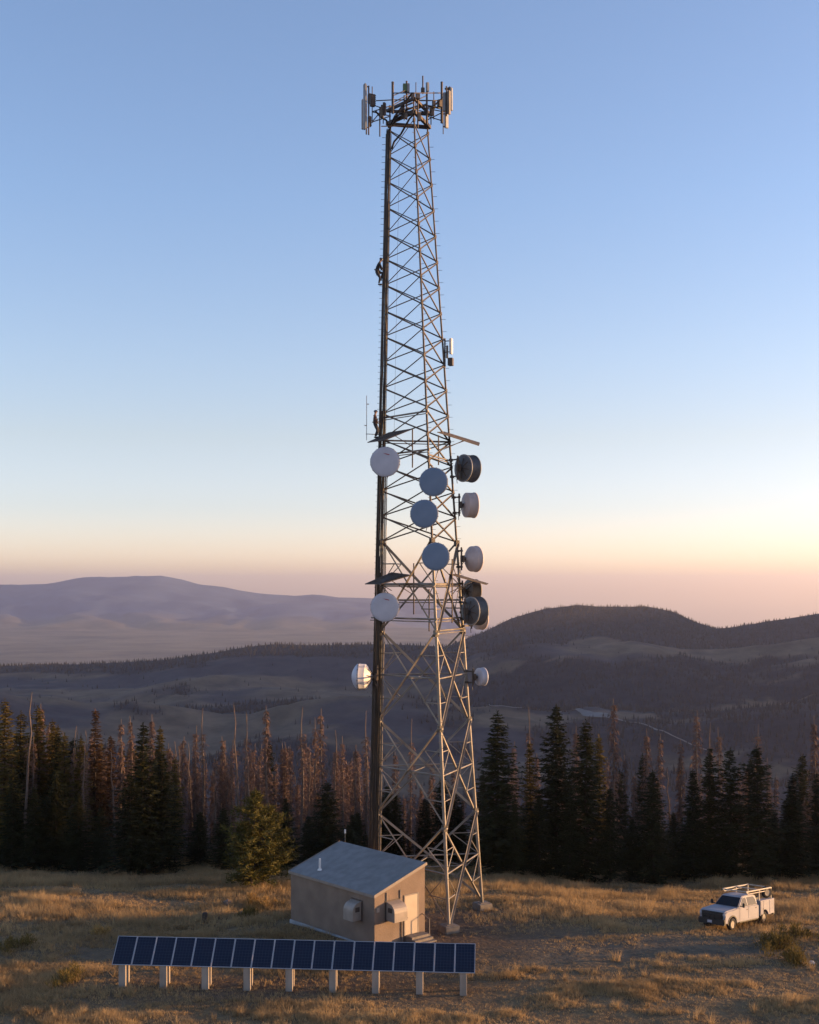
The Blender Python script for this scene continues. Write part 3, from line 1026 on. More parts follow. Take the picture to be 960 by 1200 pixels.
dish('pale lilac dish with a conical back, alone above the lower right ice shield', 555.5, 655, 77.6, 0.83, math.pi - 1.05, 0.42, M_drum_pale, M_drum_pale, M_drum_pale, 'R', False, True, ribs=False)
dish('brown drum dish tucked under the right hand ice shield', 553.5, 692, 78.6, 0.72, math.pi - 1.1, 0.62, M_drum_brown, M_drum_brown, M_drum_brown, 'R')
dish('big dark drum dish below the right hand ice shield', 557, 716, 77.0, 0.90, math.pi - 0.95, 0.76, M_drum_dark, M_drum_dark, M_drum_dark, 'R', rim=M_panel_grey)
dish('pale drum dish peeping out beneath the big dark drum', 562.5, 725, 79.2, 0.72, math.pi - 1.05, 0.45, M_drum_pale, M_drum_pale, M_drum_pale, 'R', ribs=False)
dish('small white dish on a long arm, lowest on the right leg', 564, 793, 77.8, 0.58, math.pi - 1.1, 0.40, M_radome, M_radome, M_radome, 'R', ribs=False)
# ---------------------------------------------------------------- the equipment building
M_wall = mat('beige_masonry', (0.205, 0.15, 0.115), (0.155, 0.112, 0.085), 1.1, 0.9, 0, 0.8, 12, detail=8)
M_roof = mat('grey_roof', (0.21, 0.205, 0.205), (0.15, 0.147, 0.147), 1.6, 0.7, 0.0, 0.3, 40)
M_trim = mat('beige_trim', (0.24, 0.20, 0.17), (0.19, 0.16, 0.14), 2, 0.7)
M_door = mat('pale_door', (0.42, 0.34, 0.26), (0.36, 0.29, 0.225), 1.5, 0.5)
M_hood = mat('hood_beige', (0.29, 0.24, 0.205), (0.235, 0.195, 0.165), 3, 0.5)
M_dark = mat('dark_opening', (0.02, 0.018, 0.018), (0.012, 0.011, 0.011), 3, 0.6)

SF, SU, SV = SHX['F'], SHX['u'].normalized(), SHX['v'].normalized()
SV = (SV - SU * SV.dot(SU)).normalized()
BL, BW = SHX['L'], SHX['W']
zF = gz(SF.x, SF.y)
BZ = -0.06
HLO, HHI = 2.98, 4.2
# local frame: x runs along the door wall from the front corner, y runs back along the long wall
ang = math.atan2(SV.y, SV.x)
shed = thing('equipment_building', 'small beige equipment building with a sloping grey roof beside the tower', 'building', (SF.x, SF.y, BZ), (0, 0, ang))


def wall_xz(y0, y1):      # gable end: outline in x-z
    return MB().prism([(0, 0), (BW, 0), (BW, HHI - 0.02), (0, HLO - 0.02)], y0, y1)


wt = 0.2
wall_xz(0, wt).build('wall', M_wall, shed)
wall_xz(BL - wt, BL).build('wall', M_wall, shed)
MB().box((wt / 2, BL / 2, (HLO - 0.02) / 2), (wt, BL - 2 * wt, HLO - 0.02)).build('wall', M_wall, shed)
MB().box((BW - wt / 2, BL / 2, (HHI - 0.08) / 2), (wt, BL - 2 * wt, HHI - 0.08)).build('wall', M_wall, shed)
# foundation strip showing pale along the foot of the long wall
fd = MB().box((-0.06, BL / 2 + 0.35, 0.02), (0.10, BL - 0.7, 0.26), None, 0.02).box((BW / 2 + 0.3, BL + 0.05, 0.0), (BW, 0.1, 0.3))
fd = MB().box((-0.055, BL / 2 + 0.35, 0.02), (0.10, BL - 0.7, 0.26), None, 0.02)
fd.build('foundation', mat('pale_foundation', (0.40, 0.39, 0.40), (0.28, 0.27, 0.27), 2, 0.8), shed)
oh = 0.09
sl = (HHI - HLO) / BW
rx0, rx1 = -oh, BW + oh
zr = lambda x: HLO + sl * x
rf = MB()
rf.add([(rx0, -oh, zr(rx0)), (rx1, -oh, zr(rx1)), (rx1, BL + oh, zr(rx1)), (rx0, BL + oh, zr(rx0)),
        (rx0, -oh, zr(rx0) + 0.09), (rx1, -oh, zr(rx1) + 0.09), (rx1, BL + oh, zr(rx1) + 0.09), (rx0, BL + oh, zr(rx0) + 0.09)],
       [(0, 3, 2, 1), (4, 5, 6, 7), (0, 1, 5, 4), (1, 2, 6, 5), (2, 3, 7, 6), (3, 0, 4, 7)])
roof = rf.build('roof', M_roof, shed)
for yy in (-oh - 0.012, BL + oh + 0.012):
    tr = MB()
    tr.bar((rx0, yy, zr(rx0) + 0.04), (rx1, yy, zr(rx1) + 0.04), 0.02, 0.17)
    tr.build('roof_trim', M_trim, roof)
MB().box((rx0 - 0.012, BL / 2, zr(rx0) + 0.03), (0.02, BL + 2 * oh + 0.05, 0.15)).build('eave_trim', M_trim, roof)
vx, vy = 0.75, 6.0
MB().tube((vx, vy, zr(vx)), (vx, vy, zr(vx) + 0.78), 0.065, None, 12).tube((vx, vy, zr(vx) + 0.08), (vx, vy, zr(vx) + 0.17), 0.16, 0.09, 12).build('vent_pipe', M_white, roof)
# door with frame, knob, steps
dx0, dx1, dz0, dz1 = 2.22, 3.16, 0.42, 2.62
door = MB().box(((dx0 + dx1) / 2, -0.02, (dz0 + dz1) / 2), (dx1 - dx0, 0.05, dz1 - dz0)).build('door', M_door, shed)
fr = MB()
fr.box((dx0 - 0.04, -0.02, (dz0 + dz1) / 2 + 0.02), (0.075, 0.07, dz1 - dz0 + 0.11)).box((dx1 + 0.04, -0.02, (dz0 + dz1) / 2 + 0.02), (0.075, 0.07, dz1 - dz0 + 0.11))
fr.box(((dx0 + dx1) / 2, -0.02, dz1 + 0.04), (dx1 - dx0 + 0.003, 0.068, 0.07))
fr.build('door_frame', M_trim, door)
MB().lathe([(0, 0.03), (0.05, 0.03), (0.06, 0.05), (0.10, 0.04), (0.11, 0.001)], (dx0 + 0.1, -0.045, dz0 + 1.0), (0, -1, 0), 14).build('door_knob', M_steel, door)
st = MB()
for k in range(3):
    st.box(((dx0 + dx1) / 2 + 0.22, -0.28 - 0.28 * k, (0.40 - 0.13 * k) / 2 - 0.1), (1.35, 0.31 + (0.25 if k == 0 else 0), 0.40 - 0.13 * k + 0.2), None, 0.015)
for k, (cy, dd, hh) in enumerate(((-0.33, 0.6, 0.40), (-0.77, 0.28, 0.27), (-1.05, 0.28, 0.14))):
    MB().box(((dx0 + dx1) / 2 + 0.22, cy, hh / 2 - 0.1), (1.4, dd - 0.003, hh + 0.2), None, 0.015).build('step', M_concrete, shed)
hr = MB().tube((3.55, -0.62, -0.1), (3.55, -0.62, 1.25), 0.025).tube((3.55, -0.62, 1.22), (3.55, 0.0, 1.42), 0.025)
hr.build('handrail', M_steel, shed)


def hood(cx, cz, w, h, dep, wall):
    """A rounded air intake hood: quarter barrel over an open bottom, with cheeks. wall 'x' = on the door end, 'y' = on the long wall."""
    prof = [(0.0, h / 2), (dep * 0.25, h * 0.47)]
    for k in range(7):
        a = math.pi / 2 * k / 6
        prof.append((dep * 0.3 + dep * 0.7 * math.sin(a), -0.02 * h + h * 0.47 * math.cos(a)))
    prof += [(dep, -h / 2), (0.0, -h / 2)]
    n = len(prof)
    f = (lambda p, s: (cx + s * w / 2, -0.003 - p[0], cz + p[1])) if wall == 'x' else (lambda p, s: (-0.003 - p[0], cx - s * w / 2, cz + p[1]))
    vs = [f(p, -1) for p in prof] + [f(p, 1) for p in prof]
    fs = [(k, (k + 1) % n, n + (k + 1) % n, n + k) for k in range(n)] + [tuple(range(n - 1, -1, -1)), tuple(range(n, 2 * n))]
    mb = MB().add(vs, fs)
    hd = mb.build('ventilation_hood', M_hood, shed)
    lv = MB()
    if wall == 'x':
        lv.box((cx - w * 0.505 - 0.01, -dep * 0.5, cz + h * 0.1), (0.02, dep * 0.45, h * 0.25))
        lv.box((cx, -0.02, cz), (w + 0.14, 0.035, h + 0.12))
    else:
        lv.box((-dep * 0.5, cx - w * 0.505 - 0.01, cz + h * 0.1), (dep * 0.45, 0.02, h * 0.25))
        lv.box((-0.02, cx, cz), (0.035, w + 0.14, h + 0.12))
    lv.build('hood_flange', M_steel_dark, hd)


hood(1.30, 2.02, 0.95, 1.05, 0.75, 'x')
hood(1.55, 1.97, 0.85, 1.05, 0.65, 'y')
MB().box((0.22, -0.02, 2.18), (0.24, 0.05, 0.26), None, 0.01).build('junction_box', M_hood, shed)
pp = MB().tube((1.98, -0.06, 0.1), (1.98, -0.06, 1.55), 0.035).build('conduit', M_trim, shed)
MB().box((1.98, -0.07, 1.5), (0.24, 0.12, 0.10)).build('floodlight', M_dark, shed)
for xx in (0.85, 1.85):
    MB().tube((xx, -0.04, 2.55), (xx, -0.04, 3.05), 0.03).build('conduit', M_trim, shed)

# ---------------------------------------------------------------- the solar array
M_cell = mat('solar_cell', (0.006, 0.011, 0.030), (0.004, 0.008, 0.021), 1.0, 0.16, 0.0, 0.0, spec=0.4)
M_alu = mat('aluminium_frame', (0.50, 0.50, 0.53), (0.42, 0.42, 0.45), 3, 0.4, 0.5)
M_post = mat('pale_post', (0.33, 0.275, 0.235), (0.24, 0.20, 0.17), 2.5, 0.8, 0, 0.3, 15, stretch=(1, 1, 0.3))
# cells: fine grid in the material
nt = M_cell.node_tree
bs = nt.nodes['Principled BSDF']
tcx = nt.nodes.new('ShaderNodeTexCoord')
bk = nt.nodes.new('ShaderNodeTexBrick')
bk.offset = 0.0
bk.inputs['Scale'].default_value = 1.0
bk.inputs['Brick Width'].default_value = 0.156
bk.inputs['Row Height'].default_value = 0.156
bk.inputs['Mortar Size'].default_value = 0.006
bk.inputs['Mortar'].default_value = (0.035, 0.042, 0.065, 1)
src = bs.inputs['Base Color'].links[0].from_socket
nt.links.new(tcx.outputs['Object'], bk.inputs['Vector'])
nt.links.new(src, bk.inputs['Color1'])
nt.links.new(src, bk.inputs['Color2'])
nt.links.new(bk.outputs['Color'], bs.inputs['Base Color'])

SA, SB = Vector((-14.95, 62.1, 0)), Vector((3.22, 60.7, 0))       # ends of the lower edge
sdir = (SB - SA).normalized()
sang = math.atan2(sdir.y, sdir.x)
Zlow = 1.13
arr = thing('solar_array', 'long row of eighteen dark blue solar panels on short pale posts', 'solar panels', (SA.x, SA.y, 0), (0, 0, sang))
LEN = (SB - SA).length
PW, PL, TILT = LEN / 18, 1.58, R(46)
rotp = Matrix.Rotation(TILT, 3, 'X')
pm_cell = MB().box((PW / 2, PL / 2, 0), (PW - 0.05, PL - 0.05, 0.03)).mesh('solar_panel', M_cell)
fm_ = MB()
fm_.box((0.0225, PL / 2, 0.004), (0.024, PL - 0.006, 0.046)).box((PW - 0.0225, PL / 2, 0.004), (0.024, PL - 0.006, 0.046)).box((PW / 2, 0.0155, 0.004), (PW - 0.07, 0.025, 0.046)).box((PW / 2, PL - 0.0155, 0.004), (PW - 0.07, 0.025, 0.046))
pm_frame = fm_.mesh('panel_frame', M_alu)
rj = random.Random(2)
for k in range(18):
    p = link('solar_panel', pm_cell, arr)
    p.location = (PW * k, 0, Zlow)
    p.rotation_euler = (TILT + rj.uniform(-0.008, 0.008), rj.uniform(-0.003, 0.003), 0)
    f = link('panel_frame', pm_frame, p)
for yy in (0.35, 1.2):
    q = rotp @ Vector((0, yy, -0.082))
    MB().box((LEN / 2, q.y, Zlow + q.z), (LEN - 0.2, 0.06, 0.08), rotp).build('mounting_rail', M_steel, arr)
px_posts = [143, 192, 242, 291.5, 341, 392, 442, 493, 543.5]
for px in px_posts:
    X = SA.x + (px - 137.5) / (557 - 131) * (SB.x - SA.x) * 0.998
    lx = (px - 137.5) / 426 * LEN + 0.27
    for yy, nm in ((0.16, 0), (0.86, 1)):
        w = Matrix.Rotation(sang, 3, 'Z') @ Vector((lx, yy, 0)) + SA
        zb = gz(w.x, w.y)
        ztop = Zlow + math.tan(TILT) * yy - 0.16
        MB().box((lx, yy, (zb - 0.25 + ztop) / 2), (0.34 if nm == 0 else 0.26, 0.22, ztop - zb + 0.25), None, 0.012).build('post', M_post, arr)
    MB().bar((lx, 0.16, Zlow - 0.05), (lx, 0.86, Zlow + math.tan(TILT) * 0.86 - 0.20), 0.08, 0.06).build('rafter', M_steel, arr)

# marker post behind the building
p = at(404.5, 985, 92.0)
zb = gz(p.x, p.y)
t = thing('marker_post', 'thin post with a white tip standing behind the building roof', 'post', (p.x, p.y, zb))
top = at(404.5, 972, 92.0).z - zb
MB().tube((0, 0, -0.2), (0, 0, top - 0.28), 0.028).build('shaft', M_steel, t)
MB().tube((0, 0, top - 0.28), (0, 0, top), 0.075, 0.06, 10).build('tip', M_white, t)
# ground rod near the steps
q = Vector((2.05, 70.2, 0))
# ---------------------------------------------------------------- the utility truck
M_paint = mat('white_paint', (0.31, 0.30, 0.33), (0.25, 0.24, 0.26), 1.2, 0.55, spec=0.2)
M_glass = mat('dark_glass', (0.015, 0.018, 0.024), (0.010, 0.012, 0.016), 1, 0.02, spec=0.2)
M_black = mat('black_plastic', (0.015, 0.014, 0.015), (0.010, 0.009, 0.010), 3, 0.5)
M_tyre = mat('tyre_rubber', (0.016, 0.014, 0.013), (0.010, 0.009, 0.009), 8, 0.9)
M_rim = mat('steel_rim', (0.26, 0.23, 0.20), (0.18, 0.16, 0.14), 4, 0.5, 0.2)
M_rack = mat('pale_rack', (0.42, 0.37, 0.31), (0.36, 0.31, 0.26), 3, 0.45)
M_lamp = mat('lamp_glass', (0.45, 0.45, 0.48), (0.35, 0.35, 0.38), 3, 0.15)
M_amber = mat('amber_lens', (0.45, 0.16, 0.03), (0.35, 0.12, 0.02), 3, 0.3)
M_plate = mat('number_plate', (0.40, 0.38, 0.42), (0.32, 0.30, 0.34), 4, 0.5)

fx_, fy_ = 18.3, 73.1
rx_, ry_ = 20.9, 75.70
hd = math.atan2(fy_ - ry_, fx_ - rx_)
mid = Vector(((fx_ + rx_) / 2, (fy_ + ry_) / 2, 0))
fwd = Vector((math.cos(hd), math.sin(hd), 0))
left = Vector((-fwd.y, fwd.x, 0))
hz_ = lambda a, b: gz((mid + fwd * a + left * b).x, (mid + fwd * a + left * b).y)
zf_, zr_ = (hz_(1.83, .9) + hz_(1.83, -.9)) / 2, (hz_(-1.83, .9) + hz_(-1.83, -.9)) / 2
zl_, zrt = (hz_(1.83, .9) + hz_(-1.83, .9)) / 2, (hz_(1.83, -.9) + hz_(-1.83, -.9)) / 2
pitch, roll = -math.atan2(zf_ - zr_, 3.66), math.atan2(zl_ - zrt, 1.8)
mid.z = (zf_ + zr_) / 2 + 0.03
TS = 0.87
truck = thing('utility_truck', 'white crew cab utility truck with a service body and ladder rack on the grass', 'truck', mid, (roll, pitch, hd))
truck.scale = (TS, TS, TS)
WR = 0.41


def arch(cx, cz, r, n=10, a0=180, a1=0):
    return [(cx + r * math.cos(R(a0 + (a1 - a0) * k / n)), cz + r * math.sin(R(a0 + (a1 - a0) * k / n))) for k in range(n + 1)]


# cab and front end: side outline (x forward), extruded across, with the wheel arch cut out
out = [(-1.42, 0.46), (-1.42, 1.40), (1.12, 1.42), (1.55, 1.405), (2.80, 1.33), (2.97, 1.25), (3.0, 1.10), (3.0, 0.62), (2.85, 0.52)]
poly = out + [(2.1 + 0.52, 0.46)] + arch(2.1, WR, 0.52, 12, 5, 175) + [(1.5, 0.46)]
bmx = bmesh.new()
body = MB().prism(poly, -0.99, 0.99)
me = body.mesh('cab_body', M_paint)
bm = bmesh.new()
bm.from_mesh(me)
edges = [e for e in bm.edges if all(abs(abs(v.co.y) - 0.99) < 1e-4 for v in e.verts) and abs(e.verts[0].co.y - e.verts[1].co.y) < 1e-4 and min(v.co.z for v in e.verts) > 0.95]
bmesh.ops.bevel(bm, geom=edges, offset=0.07, segments=3, affect='EDGES', clamp_overlap=True)
bm.to_mesh(me)
bm.free()
cab = link('cab_body', me, truck)
# greenhouse: tapered upper cab
gh = MB()
yb, yt = 0.93, 0.76
pr = [(-1.40, 1.395), (-1.30, 1.98), (-1.12, 2.05), (0.28, 2.065), (0.50, 2.02), (1.22, 1.405)]
rows = [yb + (yt - yb) * (z - 1.40) / 0.65 for x, z in pr]
vs = [(x, -w, z) for (x, z), w in zip(pr, rows)] + [(x, w, z) for (x, z), w in zip(pr, rows)]
n = len(pr)
gh.add(vs, [(k, (k + 1) % n, n + (k + 1) % n, n + k) for k in range(n)] + [tuple(range(n - 1, -1, -1)), tuple(range(n, 2 * n))])
me = gh.mesh('cab_roof', M_paint)
bm = bmesh.new()
bm.from_mesh(me)
bmesh.ops.bevel(bm, geom=[e for e in bm.edges if min(v.co.z for v in e.verts) > 1.3], offset=0.05, segments=2, affect='EDGES')
bm.to_mesh(me)
bm.free()
link('cab_roof', me, truck)


def on_side(x, z, s, off):       # a point on the sloping side of the greenhouse
    t = (z - 1.40) / 0.65
    return (x, s * (yb + (yt - yb) * t + off), z)


def side_glass(name, pts, s):
    mb = MB()
    a = [on_side(x, z, s, 0.012) for x, z in pts]
    b = [on_side(x, z, s, -0.02) for x, z in pts]
    k = len(pts)
    mb.add(a + b, [tuple(range(k)), tuple(range(2 * k - 1, k - 1, -1))] + [(i, k + i, k + (i + 1) % k, (i + 1) % k) for i in range(k)])
    return mb.build(name, M_glass, truck)


for s in (-1, 1):
    side_glass('side_window', [(1.0, 1.44), (0.42, 1.95), (0.06, 1.96), (0.02, 1.43)], s)
    side_glass('side_window', [(-0.10, 1.43), (-0.08, 1.96), (-0.95, 1.95), (-1.16, 1.72), (-1.18, 1.43)], s)


def slab(name, ps, nrm, m, th=0.02):
    nrm = Vector(nrm).normalized()
    a = [Vector(p) + nrm * 0.012 for p in ps]
    b = [Vector(p) - nrm * th for p in ps]
    k = len(ps)
    return MB().add(a + b, [tuple(range(k)), tuple(range(2 * k - 1, k - 1, -1))] + [(i, k + i, k + (i + 1) % k, (i + 1) % k) for i in range(k)]).build(name, m, truck)


wl = lambda t, w: (1.22 + (0.50 - 1.22) * t, w, 1.405 + (2.02 - 1.405) * t)
slab('windscreen', [wl(0.06, -0.86), wl(0.06, 0.86), wl(0.93, 0.70), wl(0.93, -0.70)], (0.65, 0, 0.72), M_glass)
slab('rear_window', [(-1.393, 0.7, 1.52), (-1.393, -0.7, 1.52), (-1.325, -0.6, 1.90), (-1.325, 0.6, 1.90)], (-1, 0, 0.15), M_glass)
# doors as thin skins with handles
for s in (-1, 1):
    for x0, x1, arc in ((0.02, 1.14, False), (-1.16, -0.03, False)):
        d = MB().box(((x0 + x1) / 2, s * 0.992, 0.97), (x1 - x0, 0.022, 0.80), None, 0.008).build('door', M_paint, truck)
        MB().box((x0 + 0.16, s * 1.012, 1.20), (0.17, 0.03, 0.045), None, 0.01).build('handle', M_black, d)
    MB().box((0.0, s * 0.99, 0.445), (2.5, 0.10, 0.07), None, 0.02).build('running_board', M_black, truck)
    mr = MB().bar((1.0, s * 0.96, 1.46), (1.02, s * 1.14, 1.50), 0.05, 0.05).box((1.02, s * 1.22, 1.57), (0.10, 0.17, 0.30), None, 0.03)
    mr.build('wing_mirror', M_black, truck)
    fl = MB()
    pts = arch(2.1, WR, 0.56, 12, 0, 180)
    for a, b in zip(pts[:-1], pts[1:]):
        fl.bar((a[0], s * 1.0, a[1]), (b[0], s * 1.0, b[1]), 0.05, 0.07)
    fl.build('wheel_arch', M_black, truck)
    MB().box((2.955, s * 0.88, 1.10), (0.16, 0.20, 0.17), None, 0.03).build('headlight', M_lamp, truck)
    MB().box((2.965, s * 0.955, 0.86), (0.11, 0.06, 0.07), None, 0.01).build('side_lamp', M_amber, truck)
gr = MB().box((2.995, 0, 1.0), (0.07, 1.66, 0.50), None, 0.03)
for k in range(3):
    gr.box((3.03, 0, 0.88 + 0.11 * k), (0.03, 1.2, 0.035), None, 0.008)
gr.build('grille', M_black, truck)
bp = MB().box((3.06, 0, 0.60), (0.24, 2.02, 0.38), None, 0.05).box((3.10, 0, 0.95), (0.08, 1.5, 0.07), None, 0.02)
for s in (-0.62, 0.62, -0.2, 0.2):
    bp.bar((3.10, s, 0.66), (3.10, s, 1.06), 0.06, 0.06)
bp.bar((3.10, -0.75, 1.07), (3.10, 0.75, 1.07), 0.06, 0.06)
bp.build('bumper_guard', M_black, truck)
MB().box((3.18, -0.1, 0.60), (0.02, 0.34, 0.17)).build('number_plate', M_plate, truck)
# chassis
MB().box((-0.6, 0.42, 0.48), (5.0, 0.10, 0.18)).build('chassis_rail', M_black, truck)
MB().box((-0.6, -0.42, 0.48), (5.0, 0.10, 0.18)).build('chassis_rail', M_black, truck)
MB().tube((2.1, -0.8, WR), (2.1, 0.8, WR), 0.06).build('axle', M_black, truck)
MB().tube((-2.1, -0.8, WR), (-2.1, 0.8, WR), 0.06).build('axle', M_black, truck)
# service body: side boxes with arch and doors, floor between
sb = [(-1.50, 0.60), (-1.50, 1.62), (-3.42, 1.62), (-3.42, 0.62), (-2.66, 0.58)] + arch(-2.1, WR, 0.56, 12, 162, 18) + [(-1.54, 0.58)]
for s in (-1, 1):
    y0, y1 = (0.62, 1.07) if s > 0 else (-1.07, -0.62)
    side = MB().prism(sb, y0, y1).build('service_box', M_paint, truck)
    for x0, x1, z0, z1 in ((-1.90, -1.54, 0.66, 1.57), (-2.72, -1.93, 1.02, 1.57), (-3.38, -2.76, 0.68, 1.57)):
        d = MB().box(((x0 + x1) / 2, s * 1.075, (z0 + z1) / 2), (x1 - x0, 0.025, z1 - z0), None, 0.008).build('locker_door', M_paint, side)
    MB().box((-1.86, s * 1.092, 1.03), (0.10, 0.03, 0.07)).box((-1.86, s * 1.097, 1.03), (0.05, 0.034, 0.03)).build('locker_handle', M_black, side)
    MB().box((-3.435, s * 0.95, 1.08), (0.03, 0.12, 0.30), None, 0.01).build('tail_lamp', mat('red_lens', (0.3, 0.02, 0.02), (0.2, 0.015, 0.015), 3, 0.3), truck)
MB().box((-2.46, 0, 0.80), (1.90, 1.235, 0.07)).build('load_floor', M_black, truck)
MB().box((-3.39, 0, 1.12), (0.06, 1.235, 0.60)).build('tailgate', M_paint, truck)
MB().box((-3.52, 0, 0.56), (0.20, 2.0, 0.16), None, 0.03).build('rear_bumper', M_black, truck)
# ladder rack: two long rails on uprights, reaching over the cab roof
for s in (-1, 1):
    rk = MB()
    y = s * 0.90
    rk.bar((-3.30, y, 2.35), (0.15, y, 2.35), 0.075, 0.075)
    rk.bar((-2.4, y, 2.18), (-0.1, y, 2.18), 0.05, 0.05)
    for x in (-3.25, -1.62):
        rk.bar((x, y, 1.60), (x, y, 2.33), 0.065, 0.065)
    rk.bar((0.1, y, 2.32), (-0.1, y, 2.18), 0.05, 0.05)
    rk.build('rack_rail', M_rack, truck)
for x in (-3.25, -1.62, 0.10):
    MB().bar((x, -0.865, 2.35), (x, 0.865, 2.35), 0.06, 0.06).build('rack_crossbar', M_rack, truck)


def wheel(name, x, y, z, axis, parent, r=WR, w=0.26):
    t = MB().lathe([(-w / 2, r * 0.6), (-w / 2, r * 0.9), (-w * 0.42, r * 0.98), (-w * 0.25, r), (w * 0.25, r), (w * 0.42, r * 0.98), (w / 2, r * 0.9), (w / 2, r * 0.6)], (x, y, z), axis, 28, True, False)
    tt = t.build(name, M_tyre, parent)
    rm = MB().lathe([(w * 0.30, 0.001), (w * 0.42, r * 0.10), (w * 0.40, r * 0.16), (w * 0.20, r * 0.22), (w * 0.26, r * 0.46), (w * 0.44, r * 0.56), (w * 0.47, r * 0.62), (w * 0.40, r * 0.61)], (x, y, z), axis, 28)
    A = Vector(axis)
    u, v_, _ = frame_from(A)
    rm.build('rim', M_rim, tt)
    nt_ = MB()
    for k in range(8):
        a = k * math.pi / 4
        c = Vector((x, y, z)) + A * (w * 0.255) + (u * math.cos(a) + v_ * math.sin(a)) * r * 0.36
        nt_.tube(c, c + A * 0.02, 0.045, None, 8)
    nt_.build('rim_holes', M_black, tt)
    return tt


for x in (2.1, -2.1):
    for s in (-1, 1):
        wheel('wheel', x, s * 0.90, WR, (0, s, 0), truck)
MB().box((-2.0, -0.05, 1.28), (0.75, 1.1, 0.86), None, 0.03).box((-2.85, -0.1, 1.12), (0.6, 0.9, 0.52), None, 0.03).build('tool_chest', M_black, truck)
# spare wheel standing on the rear of the left box, under the rail
sp = thing('spare_wheel', 'spare tyre with a pale rim standing on the rear of the utility truck', 'tyre', (0, 0, 0))
sp.parent = None
mw = Matrix.Translation(mid) @ truck.rotation_euler.to_matrix().to_4x4() @ Matrix.Scale(TS, 4)
sp.matrix_world = mw @ Matrix.Translation((-2.95, 0.74, 1.635))
wheel('tyre', 0, 0, 0.40, (0.35, 0.94, 0), sp, 0.40, 0.24)

# ---------------------------------------------------------------- the two climbers
M_cloth_dark = mat('dark_jacket', (0.020, 0.022, 0.032), (0.013, 0.014, 0.02), 6, 0.9)
M_cloth_grey = mat('grey_trousers', (0.04, 0.038, 0.043), (0.028, 0.026, 0.03), 6, 0.9)
M_cloth_brown = mat('brown_jacket', (0.085, 0.045, 0.035), (0.055, 0.03, 0.025), 6, 0.9)
M_skin = mat('skin', (0.25, 0.14, 0.10), (0.21, 0.12, 0.085), 6, 0.6)
M_helmet = mat('helmet', (0.05, 0.055, 0.07), (0.04, 0.045, 0.055), 3, 0.35)
M_web = mat('harness_webbing', (0.12, 0.09, 0.05), (0.09, 0.06, 0.04), 6, 0.8)
M_boot = mat('boot_leather', (0.03, 0.022, 0.018), (0.02, 0.015, 0.012), 6, 0.7)


def skin_mesh(name, pts, edges, radii, root=0):
    me = bpy.data.meshes.new(name + '_frame')
    me.from_pydata([tuple(p) for p in pts], edges, [])
    o = bpy.data.objects.new(name + '_frame', me)
    COL.objects.link(o)
    md = o.modifiers.new('skin', 'SKIN')
    md.use_smooth_shade = True
    for i, sv_ in enumerate(me.skin_vertices[0].data):
        r = radii[i]
        r = tuple(q * 1.22 for q in r) if isinstance(r, tuple) else r * 1.22
        sv_.radius = (r, r) if not isinstance(r, tuple) else r
        sv_.use_root = (i == root)
    ss = o.modifiers.new('sub', 'SUBSURF')
    ss.levels = ss.render_levels = 2
    dg = bpy.context.evaluated_depsgraph_get()
    m2 = bpy.data.meshes.new_from_object(o.evaluated_get(dg))
    bpy.data.objects.remove(o)
    m2.name = name
    return m2


def merge(meshes, name):
    bm = bmesh.new()
    for m in meshes:
        bm.from_mesh(m)
    out = bpy.data.meshes.new(name)
    bm.to_mesh(out)
    bm.free()
    out.polygons.foreach_set('use_smooth', [True] * len(out.polygons))
    return out


